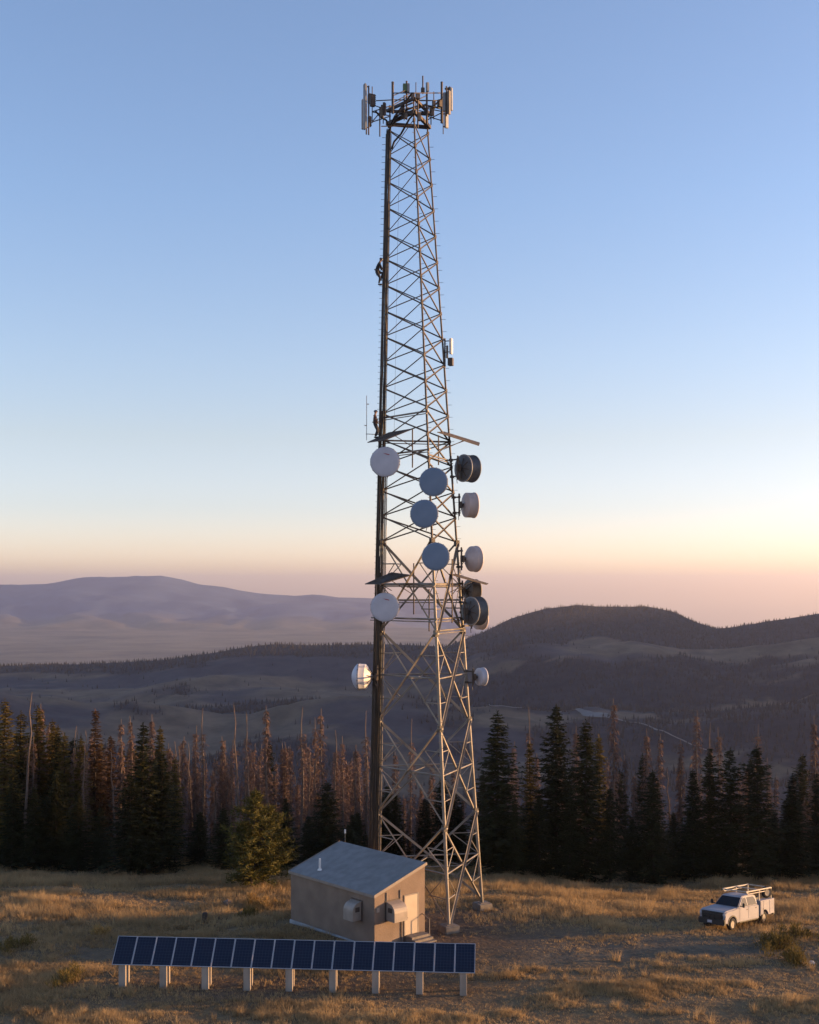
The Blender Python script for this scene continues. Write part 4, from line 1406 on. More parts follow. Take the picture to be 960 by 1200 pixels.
def person(label, loc, J, m_top, m_leg):
    """J: joints in metres from the pelvis: neck, head, then shoulder/elbow/wrist/hand and hip/knee/ankle/toe for both sides (x = towards the tower)."""
    t = thing('person', label, 'person', loc, (0, 0, 0), 'climbers on the tower')
    V3 = lambda a: Vector(a)
    pel, chest, neck, head = V3((0, 0, 0)), V3(J['chest']), V3(J['neck']), V3(J['head'])
    pts, ed, rad = [pel, (pel + chest) / 2, chest, neck, head], [(0, 1), (1, 2), (2, 3), (3, 4)], [(0.16, 0.13), (0.155, 0.12), (0.18, 0.13), 0.055, 0.055]
    gloves, boots = [], []
    for s, sd in ((1, 'l'), (-1, 'r')):
        a, b, c = map(V3, J['arm_' + sd])
        k = len(pts)
        pts += [a, b, c]
        ed += [(2, k), (k, k + 1), (k + 1, k + 2)]
        rad += [0.072, 0.05, 0.036]
        # hand: palm and five fingers closed on what it holds
        g = V3(J['grip_' + sd]).normalized()
        side = g.cross(Vector((0, 0, 1)))
        side = side.normalized() if side.length > 0.1 else Vector((0, 1, 0))
        dn = side.cross(g).normalized()
        palm = c + g * 0.09
        gloves.append(skin_mesh('palm', [c, c + g * 0.04, palm], [(0, 1), (1, 2)], [0.034, (0.042, 0.026), (0.042, 0.024)]))
        for f, (o_, ln) in enumerate(((0.033, 0.075), (0.011, 0.085), (-0.011, 0.08), (-0.033, 0.062))):
            p0 = palm - g * 0.01 + side * o_
            gloves.append(skin_mesh('finger', [p0, p0 + g * ln * 0.5, p0 + g * ln * 0.62 + dn * -ln * 0.4, p0 + g * ln * 0.2 - dn * ln * 0.55], [(0, 1), (1, 2), (2, 3)], [0.0105, 0.0095, 0.009, 0.008]))
        p0 = c + g * 0.04 + side * 0.036 * s
        gloves.append(skin_mesh('thumb', [p0, p0 + side * 0.025 * s + g * 0.03, p0 + side * 0.01 * s + g * 0.05 - dn * 0.04], [(0, 1), (1, 2)], [0.012, 0.011, 0.009]))
        h_, kn, an, to = map(V3, J['leg_' + sd])
        k = len(pts)
        pts += [h_, kn, an]
        ed += [(0, k), (k, k + 1), (k + 1, k + 2)]
        rad += [0.098, 0.066, 0.046]
        heel = an + (an - kn).normalized() * 0.06
        boots.append(skin_mesh('boot', [an, heel, to], [(0, 1), (1, 2)], [0.06, 0.058, 0.048]))
    upx = (head - neck).normalized()
    hd_ = MB().lathe([(-0.125, 0.001), (-0.115, 0.035), (-0.085, 0.062), (-0.03, 0.084), (0.03, 0.09), (0.075, 0.078), (0.105, 0.045), (0.115, 0.001)], head, upx, 16).mesh('head', None)
    body = link('body', merge([skin_mesh('body', pts, ed, rad), hd_], 'body'), t)
    body.data.materials.clear()
    for m in (m_top, m_leg, M_skin):
        body.data.materials.append(m)
    ax = (chest - pel).normalized()
    hipz = min(V3(J['leg_l'][0]).dot(ax), V3(J['leg_r'][0]).dot(ax))
    legs = [(V3(J['leg_' + s][i]), V3(J['leg_' + s][i + 1])) for s in 'lr' for i in (0, 1)]
    arms = [(V3(J['arm_' + s][i]), V3(J['arm_' + s][i + 1])) for s in 'lr' for i in (0, 1)]

    def dist(p, seg):
        a, b = seg
        tt = max(0, min(1, (p - a).dot(b - a) / (b - a).length_squared))
        return (p - a - (b - a) * tt).length
    for p in body.data.polygons:
        c = p.center
        dl, da, dt = min(dist(c, q) for q in legs), min(dist(c, q) for q in arms), dist(c, (pel + ax * 0.1, chest))
        if dist(c, (neck + (head - neck) * 0.15, head)) < min(da, dt) and (c - neck).dot((head - neck).normalized()) > 0.0:
            p.material_index = 2
        elif dl < min(da, dt) or (c.dot(ax) < 0.02 and da > 0.1):
            p.material_index = 1
    o = link('gloves', merge(gloves, 'gloves'), t)
    o.data.materials.append(M_web)
    for b_ in boots:
        o = link('boot', b_, t)
        o.data.materials.append(M_boot)
    # face side of the head looks towards J['look']
    lk = V3(J['look']).normalized()
    sdv = lk.cross(Vector((0, 0, 1))).normalized()
    upv = sdv.cross(lk).normalized()
    fc = MB()
    hc = head.copy()
    fc.lathe([(0, 0.018), (0.015, 0.014), (0.03, 0.002)], hc + lk * 0.076 - upv * 0.02, lk, 8)
    for s in (-1, 1):
        fc.lathe([(0, 0.012), (0.008, 0.009), (0.01, 0.001)], hc + lk * 0.074 + sdv * s * 0.033 + upv * 0.012, lk, 8)
        fc.lathe([(0, 0.02), (0.012, 0.017), (0.016, 0.002)], hc + sdv * s * 0.082 - upv * 0.005, sdv * s, 8)
    fc.bar(hc + lk * 0.068 - sdv * 0.025 - upv * 0.055, hc + lk * 0.068 + sdv * 0.025 - upv * 0.055, 0.01, 0.012)
    fc.build('face', M_skin, t)
    he = MB().lathe([(-0.01, 0.128), (0.0, 0.125), (0.04, 0.118), (0.075, 0.095), (0.098, 0.055), (0.105, 0.001)], hc + upv * 0.02, upv, 20)
    he.bar(hc + upv * 0.04 + lk * 0.10 - sdv * 0.07, hc + upv * 0.035 + lk * 0.15 + sdv * 0.0, 0.012, 0.02)
    he.build('helmet', M_helmet, t)
    # harness: belt, leg loops, lanyard to the tower
    hs = MB()
    bx, by, _ = frame_from(ax)
    ring = [pel + ax * 0.10 + bx * 0.185 * math.cos(q) + by * 0.165 * math.sin(q) for q in np.linspace(0, 2 * math.pi, 17)]
    hs.path(ring, 0.024, 6)
    hs.path([Vector(q) for q in J['lanyard']], 0.016, 5)
    hs.build('harness', M_web, t)
    return t


# upper climber: sits back in the harness, legs bent to the ladder.  The ladder is at +x, 0.25 m or so in front
zc1 = HC - (318.5 - HY) / F * 76.2
xl = leg('L', zc1).x - 0.30
c1 = at(441.5, 318.5, 76.15)
dx = xl - c1.x
person('person in dark clothes hunched in a harness high on the left side of the tower', c1, dict(
    chest=(0.10, 0, 0.40), neck=(0.20, 0, 0.60), head=(0.27, 0, 0.74), look=(0.8, 0, -0.35),
    arm_l=[(0.16, 0.19, 0.46), (0.30, 0.24, 0.22), (dx - 0.08, 0.14, 0.22)], grip_l=(1, -0.2, 0.1),
    arm_r=[(0.16, -0.19, 0.46), (0.32, -0.24, 0.16), (dx - 0.08, -0.14, 0.08)], grip_r=(1, 0.2, 0.1),
    leg_l=[(0.02, 0.10, -0.05), (0.36, 0.14, -0.02), (0.28, 0.13, -0.42), (dx - 0.02, 0.11, -0.47)],
    leg_r=[(0.02, -0.10, -0.05), (0.22, -0.13, -0.40), (dx - 0.20, -0.12, -0.76), (dx + 0.02, -0.10, -0.80)],
    lanyard=[(0.18, 0, 0.06), (dx + 0.05, 0.05, 0.16), (dx + 0.12, -0.1, 0.18)]), M_cloth_dark, M_cloth_grey)
# lower climber: leans back over the platform, feet against the ladder
c2 = at(439.8, 496.5, 76.0)
zc2 = c2.z
dx = leg('L', zc2).x - 0.34 - c2.x
person('person in a brown jacket leaning back from the tower above the platform', c2, dict(
    chest=(-0.02, 0, 0.36), neck=(0.0, 0, 0.56), head=(0.03, 0, 0.72), look=(0.9, -0.3, 0.0),
    arm_l=[(0.0, 0.19, 0.42), (0.12, 0.24, 0.14), (dx - 0.10, 0.16, 0.30)], grip_l=(1, -0.1, 0.2),
    arm_r=[(-0.04, -0.19, 0.42), (0.05, -0.25, 0.12), (0.22, -0.20, -0.02)], grip_r=(0.8, 0.4, -0.1),
    leg_l=[(0.02, 0.10, -0.06), (0.20, 0.13, -0.38), (dx - 0.16, 0.12, -0.76), (dx + 0.03, 0.11, -0.82)],
    leg_r=[(0.0, -0.10, -0.06), (0.14, -0.13, -0.42), (dx - 0.22, -0.12, -0.80), (dx - 0.02, -0.11, -0.88)],
    lanyard=[(0.12, 0, 0.08), (dx + 0.05, 0.05, 0.22), (dx + 0.12, -0.1, 0.22)]), M_cloth_brown, M_cloth_grey)
# ---------------------------------------------------------------- trees
M_needle = leaf_mat('spruce_needles', (0.013, 0.016, 0.007), (0.046, 0.044, 0.015), transl=0.15)
M_needle_olive_lit = leaf_mat('sunlit_olive_needles', (0.050, 0.041, 0.011), (0.165, 0.115, 0.030), transl=0.2)  # olive crowns, brightened and warmed to carry sunlight on the left stand
M_needle_pine = leaf_mat('pine_needles', (0.030, 0.032, 0.009), (0.115, 0.098, 0.026), transl=0.2)
M_needle_rust = leaf_mat('rusty_needles', (0.060, 0.034, 0.018), (0.13, 0.072, 0.034), transl=0.2)
M_twig = leaf_mat('dead_twigs', (0.088, 0.056, 0.044), (0.20, 0.124, 0.095), transl=0.0)
M_bark = mat('bark', (0.060, 0.042, 0.032), (0.032, 0.023, 0.018), 6, 0.95, 0, 0.5, 20, stretch=(1, 1, 0.25))
M_bark_dead = mat('silvery_dead_bark', (0.20, 0.145, 0.115), (0.085, 0.060, 0.050), 5, 0.95, 0, 0.4, 20, stretch=(1, 1, 0.2))


def tri_cloud(name, tris, tints, m):
    V = np.array(tris, dtype=np.float32).reshape(-1, 3)
    tt = np.repeat(np.array(tints, dtype=np.float32), 3)
    return np_mesh(name, V, np.arange(len(V)), 3, m, tt)


def trunk_mesh(rg, H, r0, r1, m, lean=0.0, n=7, seg=9):
    mb = MB()
    pts = []
    for k in range(seg + 1):
        t = k / seg
        pts.append(Vector((lean * t * t * H + 0.05 * rg.standard_normal() * (0 < k), 0.05 * rg.standard_normal() * (0 < k), -0.4 + t * (H + 0.4))))
    for k in range(seg):
        a, b = r0 + (r1 - r0) * (k / seg) ** 0.8, r0 + (r1 - r0) * ((k + 1) / seg) ** 0.8
        mb.tube(pts[k], pts[k + 1], a, b, n, k == seg - 1)
    return mb.mesh('trunk', m)


def spruce(seed, H=12.0, Rm=1.9, base=0.06, m=M_needle, dens=1.0, rag=0.25, blunt=0.8):
    """Living conifer: whorls of drooping branches carrying many small needle sprays."""
    rg = np.random.default_rng(seed)
    tris, tints = [], []
    z = base * H
    lop = rg.uniform(0, 6.28)
    while z < H * 0.985:
        t = (z / H - base) / (1 - base)
        prof = Rm * (1 - t) ** blunt * (0.55 + 0.45 * min(1, t / 0.12)) + 0.10
        prof *= 1 + 0.12 * math.sin(z * 2.1 + seed) * (1 - t) + rg.normal(0, rag * 0.35)
        nb = max(4, int((6 + 6 * (1 - t)) * dens))
        a0 = rg.uniform(0, 6.28)
        for b in range(nb):
            az = a0 + 6.283 * b / nb + rg.normal(0, 0.25)
            if rg.random() < 0.10:
                continue
            L = max(0.18, prof * rg.uniform(0.62, 1.12) * (1 + 0.12 * math.cos(az - lop)))
            if rg.random() < rag * 0.35:
                L *= 0.45
            droop = 0.18 + 0.34 * (1 - t) + rg.normal(0, 0.15)
            d = np.array([math.cos(az), math.sin(az), 0.0])
            s = np.array([-d[1], d[0], 0.0])
            n = int(L / 0.15) + 3
            tone = rg.uniform(0, 0.55)
            for k in range(n):
                f = (k + rg.random()) / n
                if f < 0.18 and L > 0.6 and rg.random() < 0.75:
                    continue
                p = d * (L * f) + np.array([0, 0, z - droop * L * f + 0.30 * L * f * f])
                wd = 0.30 * (1 - 0.55 * f) * min(1, L) + 0.05
                for sg in (-1, 1):
                    q = d * rg.uniform(0.3, 0.9) + s * sg * rg.uniform(0.5, 1.1)
                    q /= np.linalg.norm(q)
                    ln = wd * rg.uniform(0.7, 1.5) + 0.07
                    e = p + q * ln + np.array([0, 0, rg.uniform(-0.22, 0.05) * ln * 2])
                    w2 = np.array([0, 0, 1.0]) * rg.uniform(-0.8, 0.8) + np.cross(q, [0, 0, 1]) * rg.uniform(0.5, 1.0)
                    w2 *= 0.055 + 0.05 * rg.random()
                    tris.append((p - w2, p + w2, e))
                    tints.append(min(1, tone + 0.45 * f * rg.random()))
        z += (0.15 + 0.10 * (1 - t)) * rg.uniform(0.7, 1.3)
    # leader
    for k in range(10):
        z = H * (0.965 + 0.035 * k / 10)
        a = rg.uniform(0, 6.28)
        p = np.array([0, 0, z])
        tris.append((p - [0.03, 0, 0], p + [0.03, 0, 0], p + [0.12 * math.cos(a), 0.12 * math.sin(a), 0.16]))
        tints.append(0.3)
    crown = tri_cloud('crown', tris, tints, m)
    trunk = trunk_mesh(rg, H * 0.97, 0.020 * H * 0.75 + 0.02, 0.015, M_bark)
    return crown, trunk


def snag(seed, H=12.0, Rm=0.95, dens=1.0, bare=0.0, lean=0.0, needles=0.0):
    """Dead conifer: a thin pole with many short brittle branches and twigs, bare towards the top when bare > 0."""
    rg = np.random.default_rng(seed)
    tris, tints = [], []

    def stick(p, q, r, tone):
        dv = q - p
        x = np.cross(dv, [0.3, 0.2, 1.0])
        x /= np.linalg.norm(x) + 1e-9
        y = np.cross(dv, x)
        y /= np.linalg.norm(y) + 1e-9
        c = [p + r * (x * math.cos(a) + y * math.sin(a)) for a in (0, 2.09, 4.19)]
        for i in range(3):
            tris.append((c[i], c[(i + 1) % 3], q))
            tints.append(tone)
    z = 0.10 * H
    while z < H * (0.97 - bare):
        t = z / H
        prof = Rm * (1 - t) ** 0.85 * (0.6 + 0.4 * min(1, t / 0.2)) + 0.12
        for b in range(max(2, int(6.2 * dens))):
            az = rg.uniform(0, 6.28)
            L = prof * rg.uniform(0.35, 1.15)
            dz = rg.uniform(-0.55, 0.12)
            d = np.array([math.cos(az), math.sin(az), dz])
            p = np.array([lean * t * t * H, 0, z])
            q = p + d * L + np.array([0, 0, 0.12 * L])
            tone = rg.uniform(0, 0.6)
            stick(p, q, 0.016, tone)
            s = np.array([-d[1], d[0], 0.0])
            for k in range(6):
                f = rg.uniform(0.25, 0.95)
                o = p + (q - p) * f
                e = o + d * rg.uniform(0.05, 0.25) + s * rg.choice([-1, 1]) * rg.uniform(0.10, 0.32) * (1.2 - f) + np.array([0, 0, rg.uniform(-0.22, 0.06)])
                stick(o, e, 0.009, min(1, tone + 0.3 * rg.random()))
                if needles and rg.random() < needles:
                    w = s * 0.05
                    tris.append((o - w, o + w, e + np.array([0, 0, -0.1])))
                    tints.append(tone + 0.3)
        z += 0.22 * rg.uniform(0.7, 1.3)
    crown = tri_cloud('crown', tris, tints, M_twig)
    trunk = trunk_mesh(rg, H, 0.013 * H + 0.02, 0.025, M_bark_dead, lean)
    return crown, trunk


def pine(seed, H=6.0, Rm=2.2):
    """The rounder olive pine before the forest: several stems, upswept clumps of needles."""
    rg = np.random.default_rng(seed)
    tris, tints = [], []
    mb = MB()
    clumps = []
    for (bx, by, hh, ox) in ((0, 0, H, 0.0), (0.55, 0.3, H * 0.82, 0.5), (-0.35, -0.2, H * 0.7, -0.5)):
        pts = [Vector((bx + ox * k / 6 + 0.05 * rg.standard_normal(), by + 0.05 * rg.standard_normal(), -0.3 + (hh + 0.2) * k / 6)) for k in range(7)]
        for k in range(6):
            mb.tube(pts[k], pts[k + 1], 0.13 * (1 - k / 6.5), 0.13 * (1 - (k + 1) / 6.5), 7)
        z = 0.16 * hh
        while z < hh:
            t = z / hh
            c = pts[0].lerp(pts[-1], t)
            rr = Rm * (0.35 + 0.65 * math.sin(math.pi * min(1, 0.22 + t * 0.80)) ** 0.8) * (1 if t < 0.75 else (1.06 - t) / 0.31) * (0.8 if ox else 1)
            for b in range(5):
                az = rg.uniform(0, 6.28)
                L = rr * rg.uniform(0.35, 1.05)
                q = Vector((math.cos(az) * L, math.sin(az) * L, L * rg.uniform(0.0, 0.45)))
                e = c + q
                mb.tube(c, e, 0.03, 0.008, 4)
                for f in (0.55, 0.8, 1.0):
                    clumps.append((np.array(c + q * f), 0.22 + 0.16 * rg.random(), rg.uniform(0, 0.6)))
            z += 0.24 * rg.uniform(0.7, 1.3)
    for p, r, tone in clumps:
        for k in range(15):
            d = rg.standard_normal(3)
            d /= np.linalg.norm(d)
            d[2] = abs(d[2]) * 0.8 + d[2] * 0.2
            o = p + rg.standard_normal(3) * r * 0.3
            w = np.cross(d, rg.standard_normal(3))
            w *= 0.035 / (np.linalg.norm(w) + 1e-6)
            tris.append((o - w, o + w, o + d * r * rg.uniform(0.7, 1.3)))
            tints.append(min(1, tone + 0.4 * rg.random()))
    return tri_cloud('crown', tris, tints, M_needle_pine), mb.mesh('trunk', M_bark)


LIVE = [spruce(i + 1, 12.0, [2.45, 2.1, 2.6, 2.05, 2.35, 1.9][i], [0.03, 0.05, 0.02, 0.06, 0.08, 0.04][i], M_needle, 1.0, [0.25, 0.4, 0.3, 0.5, 0.6, 0.35][i], [0.75, 0.85, 0.7, 0.8, 0.65, 0.9][i]) for i in range(6)]
OLIVE = [spruce(i + 21, 12.0, [1.15, 1.3, 1.0, 1.2][i], [0.20, 0.12, 0.28, 0.16][i], M_needle_olive_lit, 0.9, 0.6, [0.6, 0.7, 0.55, 0.65][i]) for i in range(4)]
RUST = [spruce(i + 41, 12.0, [1.05, 1.2][i], [0.14, 0.10][i], M_needle_rust, 0.85, 0.6, 0.75) for i in range(2)]
DEAD = [snag(i + 61, 12.0, [1.2, 1.0, 1.3, 0.9, 1.15, 0.65, 1.05, 1.25][i], [1.0, 1.2, 0.9, 1.0, 1.3, 0.6, 1.1, 1.0][i], [0.0, 0.03, 0.0, 0.12, 0.02, 0.25, 0.0, 0.05][i], [0, 0.02, -0.02, 0.01, 0, 0.03, -0.01, 0.015][i], [0.5, 0.3, 0.6, 0.1, 0.5, 0.0, 0.6, 0.4][i]) for i in range(8)]
KINDS_ = dict(live=('spruce_tree', LIVE, 'spruce'), olive=('spruce_tree', OLIVE, 'spruce'), rust=('spruce_tree', RUST, 'spruce'), dead=('dead_tree', DEAD, 'dead tree'))
rt = random.Random(11)
N_TREES = 0


def put_tree(kind, px, top, d, label, group, var=None, wid=1.0):
    """A tree whose tip stands at column px, row top, rooted in the ground at depth d."""
    global N_TREES
    X = (px - CX) / F * d
    z0 = gz(X, d)
    zt = HC - (top - HY) / F * d
    H = max(2.0, zt - z0)
    name, bank, cat = KINDS_[kind]
    cr, tk = bank[(N_TREES * 3 + 1) % len(bank) if var is None else var]
    t = thing(name, label, cat, (X, d, z0 - 0.05), (0, 0, rt.uniform(0, 6.28)), group)
    s = H / 12.0
    w = s ** 0.6 * wid
    t.scale = (w, w, s)
    link('crown', cr, t)
    link('trunk', tk, t)
    N_TREES += 1
    return t


GR_R = 'green spruces right of the tower'
GR_L = 'forest trees at the left edge of the clearing'
GR_D = 'dead trees of the burnt stand'
# -- the dark spruces right of the tower
for px, top, d, lab, var, w in [
    (583, 832, 97, 'full dark spruce standing right beside the foot of the tower', 0, 1.22),
    (652, 825, 98, 'tallest dark spruce in the row right of the tower', 2, 1.02),
    (687, 842, 96, 'broad dark spruce touching the right side of the tallest spruce', 0, 1.05),
    (715, 922, 95, 'short dark spruce tucked between two taller spruces and the tall dead tree', 4, 0.9),
    (765, 902, 96, 'dark spruce standing alone under the twin dead tops right of the clearing', 2, 1.02),
    (812, 900, 97, 'narrow dark spruce at the left of the close cluster above the truck', 1, 1.0),
    (832, 875, 98, 'tall slim spruce second in the close cluster above the truck', 3, 1.05),
    (856, 876, 97, 'ragged spruce in the middle of the close cluster above the truck', 4, 1.0),
    (887, 874, 96, 'wide topped spruce at the right end of the cluster above the truck', 4, 1.25),
    (929, 906, 97, 'separate dark spruce between the truck cluster and the picture edge', 1, 1.25),
    (957, 905, 99, 'spruce cut by the right edge of the picture', 3, 1.0),
    (566, 905, 103, 'spruce half hidden behind the right leg of the tower', 1, 1.0),
    (741, 958, 97, 'small spruce filling the gap left of the lone dark spruce', 2, 0.9),
    (789, 950, 99, 'small spruce filling the gap right of the lone dark spruce', 0, 0.9),
    (668, 935, 95, 'low spruce in front of the two tallest spruces', 4, 0.85),
    (603, 930, 95, 'low spruce in front of the full spruce beside the tower', 3, 0.8),
    (632, 930, 96, 'low spruce at the foot of the brown tinged slim spruce', 2, 0.8),
    (907, 950, 98, 'low spruce between the wide topped spruce and the separate one', 0, 0.9)]:
    put_tree('live', px, top, d, lab, GR_R, var, w * 1.05)
put_tree('olive', 621, 868, 99, 'slim brown tinged spruce left of the tallest dark spruce', GR_R, 1, 1.0)
put_tree('olive', 702, 860, 101, 'slim olive spruce showing behind the broad dark spruce', GR_R, 2, 1.0)
for px, top, d, lab, var in [
    (619, 828, 108, 'thin dead tree rising behind the slim brown tinged spruce', 3),
    (600, 868, 112, 'thin dead tree showing in the gap right of the full spruce', 1),
    (675, 850, 108, 'reddish dead tree between the two tallest spruces', 4),
    (719, 818, 103, 'tall reddish dead tree standing alone right of the broad spruce', 0),
    (733, 884, 106, 'grey dead tree just right of the tall lone dead tree', 2),
    (743, 905, 104, 'short dead tree left of the lone dark spruce', 6),
    (758, 853, 104, 'left one of the twin dead tops above the lone dark spruce', 4),
    (771, 859, 106, 'right one of the twin dead tops above the lone dark spruce', 2),
    (786, 900, 108, 'thin dead pole right of the twin dead tops', 5),
    (799, 866, 104, 'bushy dead tree left of the truck cluster of spruces', 6),
    (817, 832, 104, 'tallest reddish dead tree above the truck cluster of spruces', 0),
    (833, 846, 108, 'thin dead tree just right of the tallest one above the truck', 3),
    (845, 852, 110, 'thin dead tree above the ragged spruce in the truck cluster', 1),
    (889, 848, 106, 'dead tree rising from behind the wide topped spruce', 7),
    (907, 905, 104, 'reddish dead tree left of the separate dark spruce', 2),
    (942, 935, 106, 'greyish dead tree right of the separate dark spruce', 6),
    (954, 838, 105, 'tall dead tree at the right edge of the picture', 4)]:
    put_tree('dead', px, top, d, lab, GR_D, var)

# -- the mixed stand on the left
for kind, px, top, d, lab, var, w in [
    ('live', 168, 846, 97.5, 'dark pointed spruce standing forward of the left hand stand', 1, 1.25),
    ('live', 152, 905, 96, 'lower dark spruce at the left foot of the pointed forward spruce', 4, 1.2),
    ('live', 190, 880, 98.5, 'dark spruce at the right shoulder of the pointed forward spruce', 0, 1.1),
    ('live', 384, 915, 98, 'rounded dark spruce behind the building at the end of the dead stand', 2, 1.25),
    ('live', 362, 955, 99, 'low dark spruce between the olive pine and the rounded spruce', 4, 1.2),
    ('live', 262, 945, 99, 'low dark spruce close behind the left side of the olive pine', 0, 1.1),
    ('live', 335, 935, 100, 'dark spruce close behind the right side of the olive pine', 3, 1.2),
    ('live', 409, 965, 97, 'low dark spruce just left of the cable covered tower leg', 4, 1.2),
    ('live', 235, 950, 101, 'small dark spruce between the forward spruce and the pine', 2, 1.1),
    ('olive', 6, 818, 104, 'olive spruce cut by the left edge of the picture', 1, 1.3),
    ('olive', 25, 832, 106, 'olive spruce beside the tall pale bare trunk, on its left', 0, 1.2),
    ('olive', 45, 826, 107, 'olive spruce beside the tall pale bare trunk, on its right', 3, 1.25),
    ('olive', 62, 842, 108, 'sunlit olive spruce fourth from the left edge', 1, 1.1),
    ('olive', 76, 858, 105, 'olive spruce left of the leaning pale trunk', 2, 1.2),
    ('rust', 112, 830, 107, 'tall rusty brown spruce with a sharp tip in the left stand', 0, 1.25),
    ('olive', 95, 862, 104, 'dark topped spruce left of the rusty brown one', 3, 1.1),
    ('rust', 130, 862, 109, 'shorter rusty spruce at the right shoulder of the tall rusty one', 1, 1.2),
    ('olive', 188, 850, 106, 'slim olive spruce behind the pointed forward spruce', 2, 1.0),
    ('olive', 205, 886, 104, 'sunlit olive spruce right of the forward spruce', 0, 1.0),
    ('live', 15, 900, 101, 'dark spruce low at the left edge of the picture', 3, 1.1),
    ('live', 40, 920, 100.5, 'dark low spruce below the tall pale bare trunk', 1, 1.1),
    ('live', 66, 905, 101.5, 'dark low spruce right of the pale bare trunk', 0, 1.0),
    ('live', 92, 930, 100, 'dark low spruce under the leaning pale trunk', 2, 1.1),
    ('live', 118, 945, 99.5, 'dark low spruce below the tall rusty spruce', 4, 1.0),
    ('live', 458, 950, 108, 'dark spruce seen between the tower legs, on the left', 0, 1.2),
    ('live', 498, 935, 106, 'dark spruce seen between the tower legs, in the middle', 2, 1.2),
    ('live', 538, 945, 104, 'dark spruce seen through the lit right face of the tower', 1, 1.2)]:
    put_tree(kind, px, top, d, lab, GR_L, var, w)
for px, top, d, lab, var in [
    (31, 811, 103, 'tall pale bare trunk catching the sun among olive spruces', 5),
    (48, 824, 109, 'thin reddish dead tree just right of the tall pale trunk', 0),
    (84, 850, 105, 'leaning pale dead trunk left of the rusty spruce', 5),
    (98, 868, 103, 'bare pale dead trunk just left of the rusty spruce', 3),
    (142, 842, 108, 'reddish dead tree right of the tall rusty spruce', 0),
    (155, 838, 110, 'grey dead tree left of the forward spruce tip', 2),
    (178, 836, 112, 'dead tree showing above the forward spruce on its right', 4),
    (214, 862, 106, 'thin dead tree right of the sunlit olive spruce', 6),
    (228, 850, 107, 'reddish dead tree before the tall bare topped one', 1),
    (238, 829, 105, 'tall dead tree with a bare top, left of three pale ones', 3),
    (262, 862, 108, 'bushy dead tree left of the three pale tops', 6),
    (279, 825, 104, 'left one of three pale dead tops close together', 5),
    (288, 836, 106, 'middle one of three pale dead tops, leaning slightly', 3),
    (292.5, 834, 104.5, 'right one of three pale dead tops close together', 5),
    (312, 826, 105, 'full reddish dead tree right of the three pale tops', 0),
    (331, 870, 108, 'short bushy dead tree above the olive pine', 4),
    (342, 872, 107, 'short thin dead tree above the right side of the pine', 6),
    (354, 828, 103.5, 'tall dead tree with a white streaked trunk above the pine', 3),
    (370, 840, 107, 'reddish dead tree between the white streaked one and the bushy one', 7),
    (378, 830, 106, 'bushy reddish dead tree above the rounded dark spruce', 2),
    (393, 855, 106, 'thin pale dead tree right of the bushy reddish one', 3),
    (403, 862, 109, 'reddish dead tree third left of the cable covered leg', 1),
    (417, 872, 106, 'reddish dead tree second left of the cable covered leg', 4),
    (430, 832, 104, 'tall dead tree with a pale foot next to the cable covered leg', 3),
    (463, 880, 110, 'dead tree seen between the tower legs, leftmost', 0),
    (481, 842, 108, 'tall thin dead tree seen in the middle of the tower', 3),
    (507, 890, 111, 'dead tree seen just left of the near tower leg', 2),
    (531, 900, 110, 'dead tree seen through the right face of the tower', 6)]:
    put_tree('dead', px, top, d, lab, GR_D, var)

# -- the crowd behind them, tree by tree but alike
rt2 = random.Random(5)
for i in range(195):
    px = rt2.uniform(-8, 440)
    d = rt2.uniform(104, 128)
    lo = float(np.interp(px, [0, 60, 130, 200, 260, 330, 440], [850, 858, 872, 880, 880, 880, 890]))
    kind = 'dead' if rt2.random() < (0.55 if px < 190 else 0.97) else ('olive' if rt2.random() < 0.7 else 'live')
    put_tree(kind, px, lo + rt2.uniform(-14, 40), d,
             'thin reddish dead tree in the crowded left hand stand behind the taller ones' if kind == 'dead' else 'olive green spruce in the crowded left hand stand behind the front trees',
             'crowded dead trees on the left' if kind == 'dead' else 'crowded green trees on the left')
for i in range(26):
    px = rt2.uniform(445, 560)
    put_tree('dead' if i % 4 else 'live', px, rt2.uniform(905, 960), rt2.uniform(104, 124),
             'thin dead tree in the thicket seen through the tower' if i % 4 else 'low green spruce in the thicket seen through the tower',
             'dead thicket behind the tower' if i % 4 else 'green thicket behind the tower')
for i in range(50):
    px = rt2.uniform(575, 968)
    put_tree('dead' if i % 5 else 'live', px, rt2.uniform(878, 945), rt2.uniform(104, 126),
             'thin reddish dead tree in the gaps behind the dark spruces on the right' if i % 5 else 'low spruce in the gaps behind the dark spruces on the right',
             'dead trees behind the right hand spruces' if i % 5 else 'green trees behind the right hand spruces')
for i in range(24):      # young growth that closes the foot of the forest
    px = rt2.uniform(-5, 210) if i < 19 else rt2.uniform(210, 425)
    put_tree('live', px, rt2.uniform(925, 985), rt2.uniform(101, 112), 'young dark spruce in the shadowed undergrowth at the foot of the left hand stand', 'young spruces under the left hand stand', None, 1.35)
for i in range(16):
    px = rt2.uniform(570, 965)
    put_tree('live', px, rt2.uniform(945, 990), rt2.uniform(98, 108), 'young dark spruce in the shadowed undergrowth under the right hand spruces', 'young spruces under the right hand spruces', None, 1.35)
# the same forest goes on out of the picture to the right and throws its long shadow
for i in range(26):
    X = rt2.uniform(38, 95)
    Y = 96 + 0.11 * (X - 38) + rt2.uniform(0, 7)
    put_tree('live', CX + X / Y * F, HY - (rt2.uniform(8.5, 12.0) - HC) / Y * F, Y, 'dark spruce of the forest beyond the right edge of the picture', 'forest beyond the right edge', None, 1.2)

